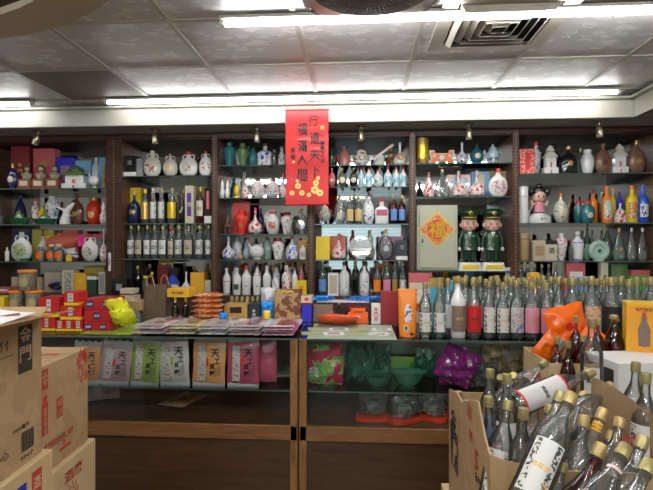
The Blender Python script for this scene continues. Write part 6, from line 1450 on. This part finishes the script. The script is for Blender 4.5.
lean(584.5, 415, 1.14, 575, 480, 1.10, .27, 'upright bottle with ribbed gold cap beside orange collared one', cap='cap_tan')
lean(562, 462, 1.02, 552, 520, .98, .2, 'pale bottle with blue and yellow label at the bottom', label='label_paper', txt='門', tcol='blue', lz=(.3, .62))
lean(644, 436.5, 1.02, 622, 500, .97, .28, 'bottle with striped gold cap left of the lowest right one', label='label_scroll', lz=(.1, .5))
lean(650, 462, .97, 622, 520, .90, .28, 'lowest bottle with gold cap at the right edge', label='ivory', lz=(.1, .5))
lean(636, 362, 1.42, 632, 440, 1.42, .27, 'upright clear bottle with red and white label right of white box', label='red_white', lz=(.1, .52), la=1.2)
lean(646, 373, 1.28, 644, 450, 1.28, .27, 'upright clear bottle with pale label at the right edge', label='label_scroll', lz=(.1, .52), la=1.2)
lean(585, 450, 1.15, 570, 500, 1.1, .26, 'clear bottle buried below the dark wine bottle')
lean(620, 418, 1.2, 612, 470, 1.15, .26, 'clear bottle in the hollow before the bent cardboard', cap='cap_tan')

lean(560, 440, 1.22, 552, 490, 1.2, .25, 'bottle with pale green label low between two leaning bottles', label='lime', lz=(.2, .6))
lean(537, 395, 1.45, 530, 440, 1.42, .25, 'clear bottle behind the leaning bottles, cap near the white label')
lean(612, 432, 1.2, 600, 480, 1.15, .25, 'bottle with tan cap in front of the bent cardboard', cap='cap_tan', label='ivory', lz=(.1, .5))
# white box with window, yellow picture box, orange bags
Yw = 1.80; xw = X(603, Yw); zt_ = Zp(364, 603, Yw); ww = .30
t = thing('gift_box', 'white paper box with a cut window beside the heap', 'box', (xw+ww/2+.045, Yw+.13, zt_-.17), .12, 'boxes by the right counter')
m = MB(); m.box(0, .0, 0, ww, .2, .17, 'white', .002); m.done('box_body', t)
m = MB(); m.box(-ww/2-.0005, -.0, .03, .001, .15, .11, 'matt_black'); m.done('window', t); m = MB(); m.ball(.03, -.06, .172, .008, 'hot_pink', 1, .3); m.done('pink_bow', t)  # black patch painted for the shaded inside of the cut-out
wallbox('cardboard_carton', 'plain open carton under the white windowed box', xw-.01, xw+.4, 1.72, 1.885+.03, .55, zt_-.185)
Yk = 1.99; x, W, H, z = CP(633, 660, 304, Yk, Zp(356, 640, Yk))
t = thing('gift_box', 'yellow and orange picture box with a bottle image at right edge', 'box', (x+.02, Yk+.07, z), -.35, 'boxes by the right counter')

m = MB(); m.box(0, 0, 0, .12, .11, H, 'yellow_grad', .002); m.done('box_body', t); m = MB()
m.quad((-.056, -.0558, .01), (.056, -.0558, .01), (.056, -.0558, H-.01), (-.056, -.0558, H-.01), 'orange_soft')
m.sup([(.001, .0002, .03, 2.), (.02, .0004, .035, 2.), (.022, .0004, .1, 2.), (.01, .0004, .13, 2.), (.01, .0004, .15, 2.), (.001, .0002, .155, 2.)], 'taupe', 12, 0, -.0565); m.ball(0, -.0562, .16, .008, 'bright_red', .1); m.text('金門高粱', 0, -.0566, H-.025, .08, .014, 'maroon'); m.done('picture', t)
cbox(628, 668, 357, 1.96, 'cardboard box supporting the yellow picture box', D=.16, zb=.72, front='carton', name='small_carton', cat='carton')
def obag(px, py, Y, W, H, D, rx, ry, rz, label, seed):
    t = thing('snack_bag', label, 'bag', P(px, py, Y), 0, 'orange bags by the right counter'); t.rotation_euler = (rx, ry, rz)
    m = MB(); pillow(m, W, H, D, 'orange_bag', seed, .18, 18, 18); m.done('bag_body', t); return t

t = obag(574, 352, 2.27, .19, .21, .06, -.1, -.22, .2, 'large shiny orange bag leaning on the bottles, upper one', 3)
m = MB(); m.disc(-.01, -.04, .12, .018, 'red', 14); m.done('round_logo', t)
t = obag(583, 352, 2.2, .12, .12, .05, -.2, .75, -.1, 'shiny orange bag behind the red bottles, right one', 8)
t = obag(559, 356, 2.14, .13, .13, .05, .3, -.9, .1, 'shiny orange bag folded over carton edge, lower left one', 6)
m = MB(); m.box(.03, -.034, .05, .05, .001, .025, 'white')
for k in range(6): m.box(.012+.007*k, -.035, .053, .003, .001, .019, 'ink')
m.done('barcode', t, smooth=False)
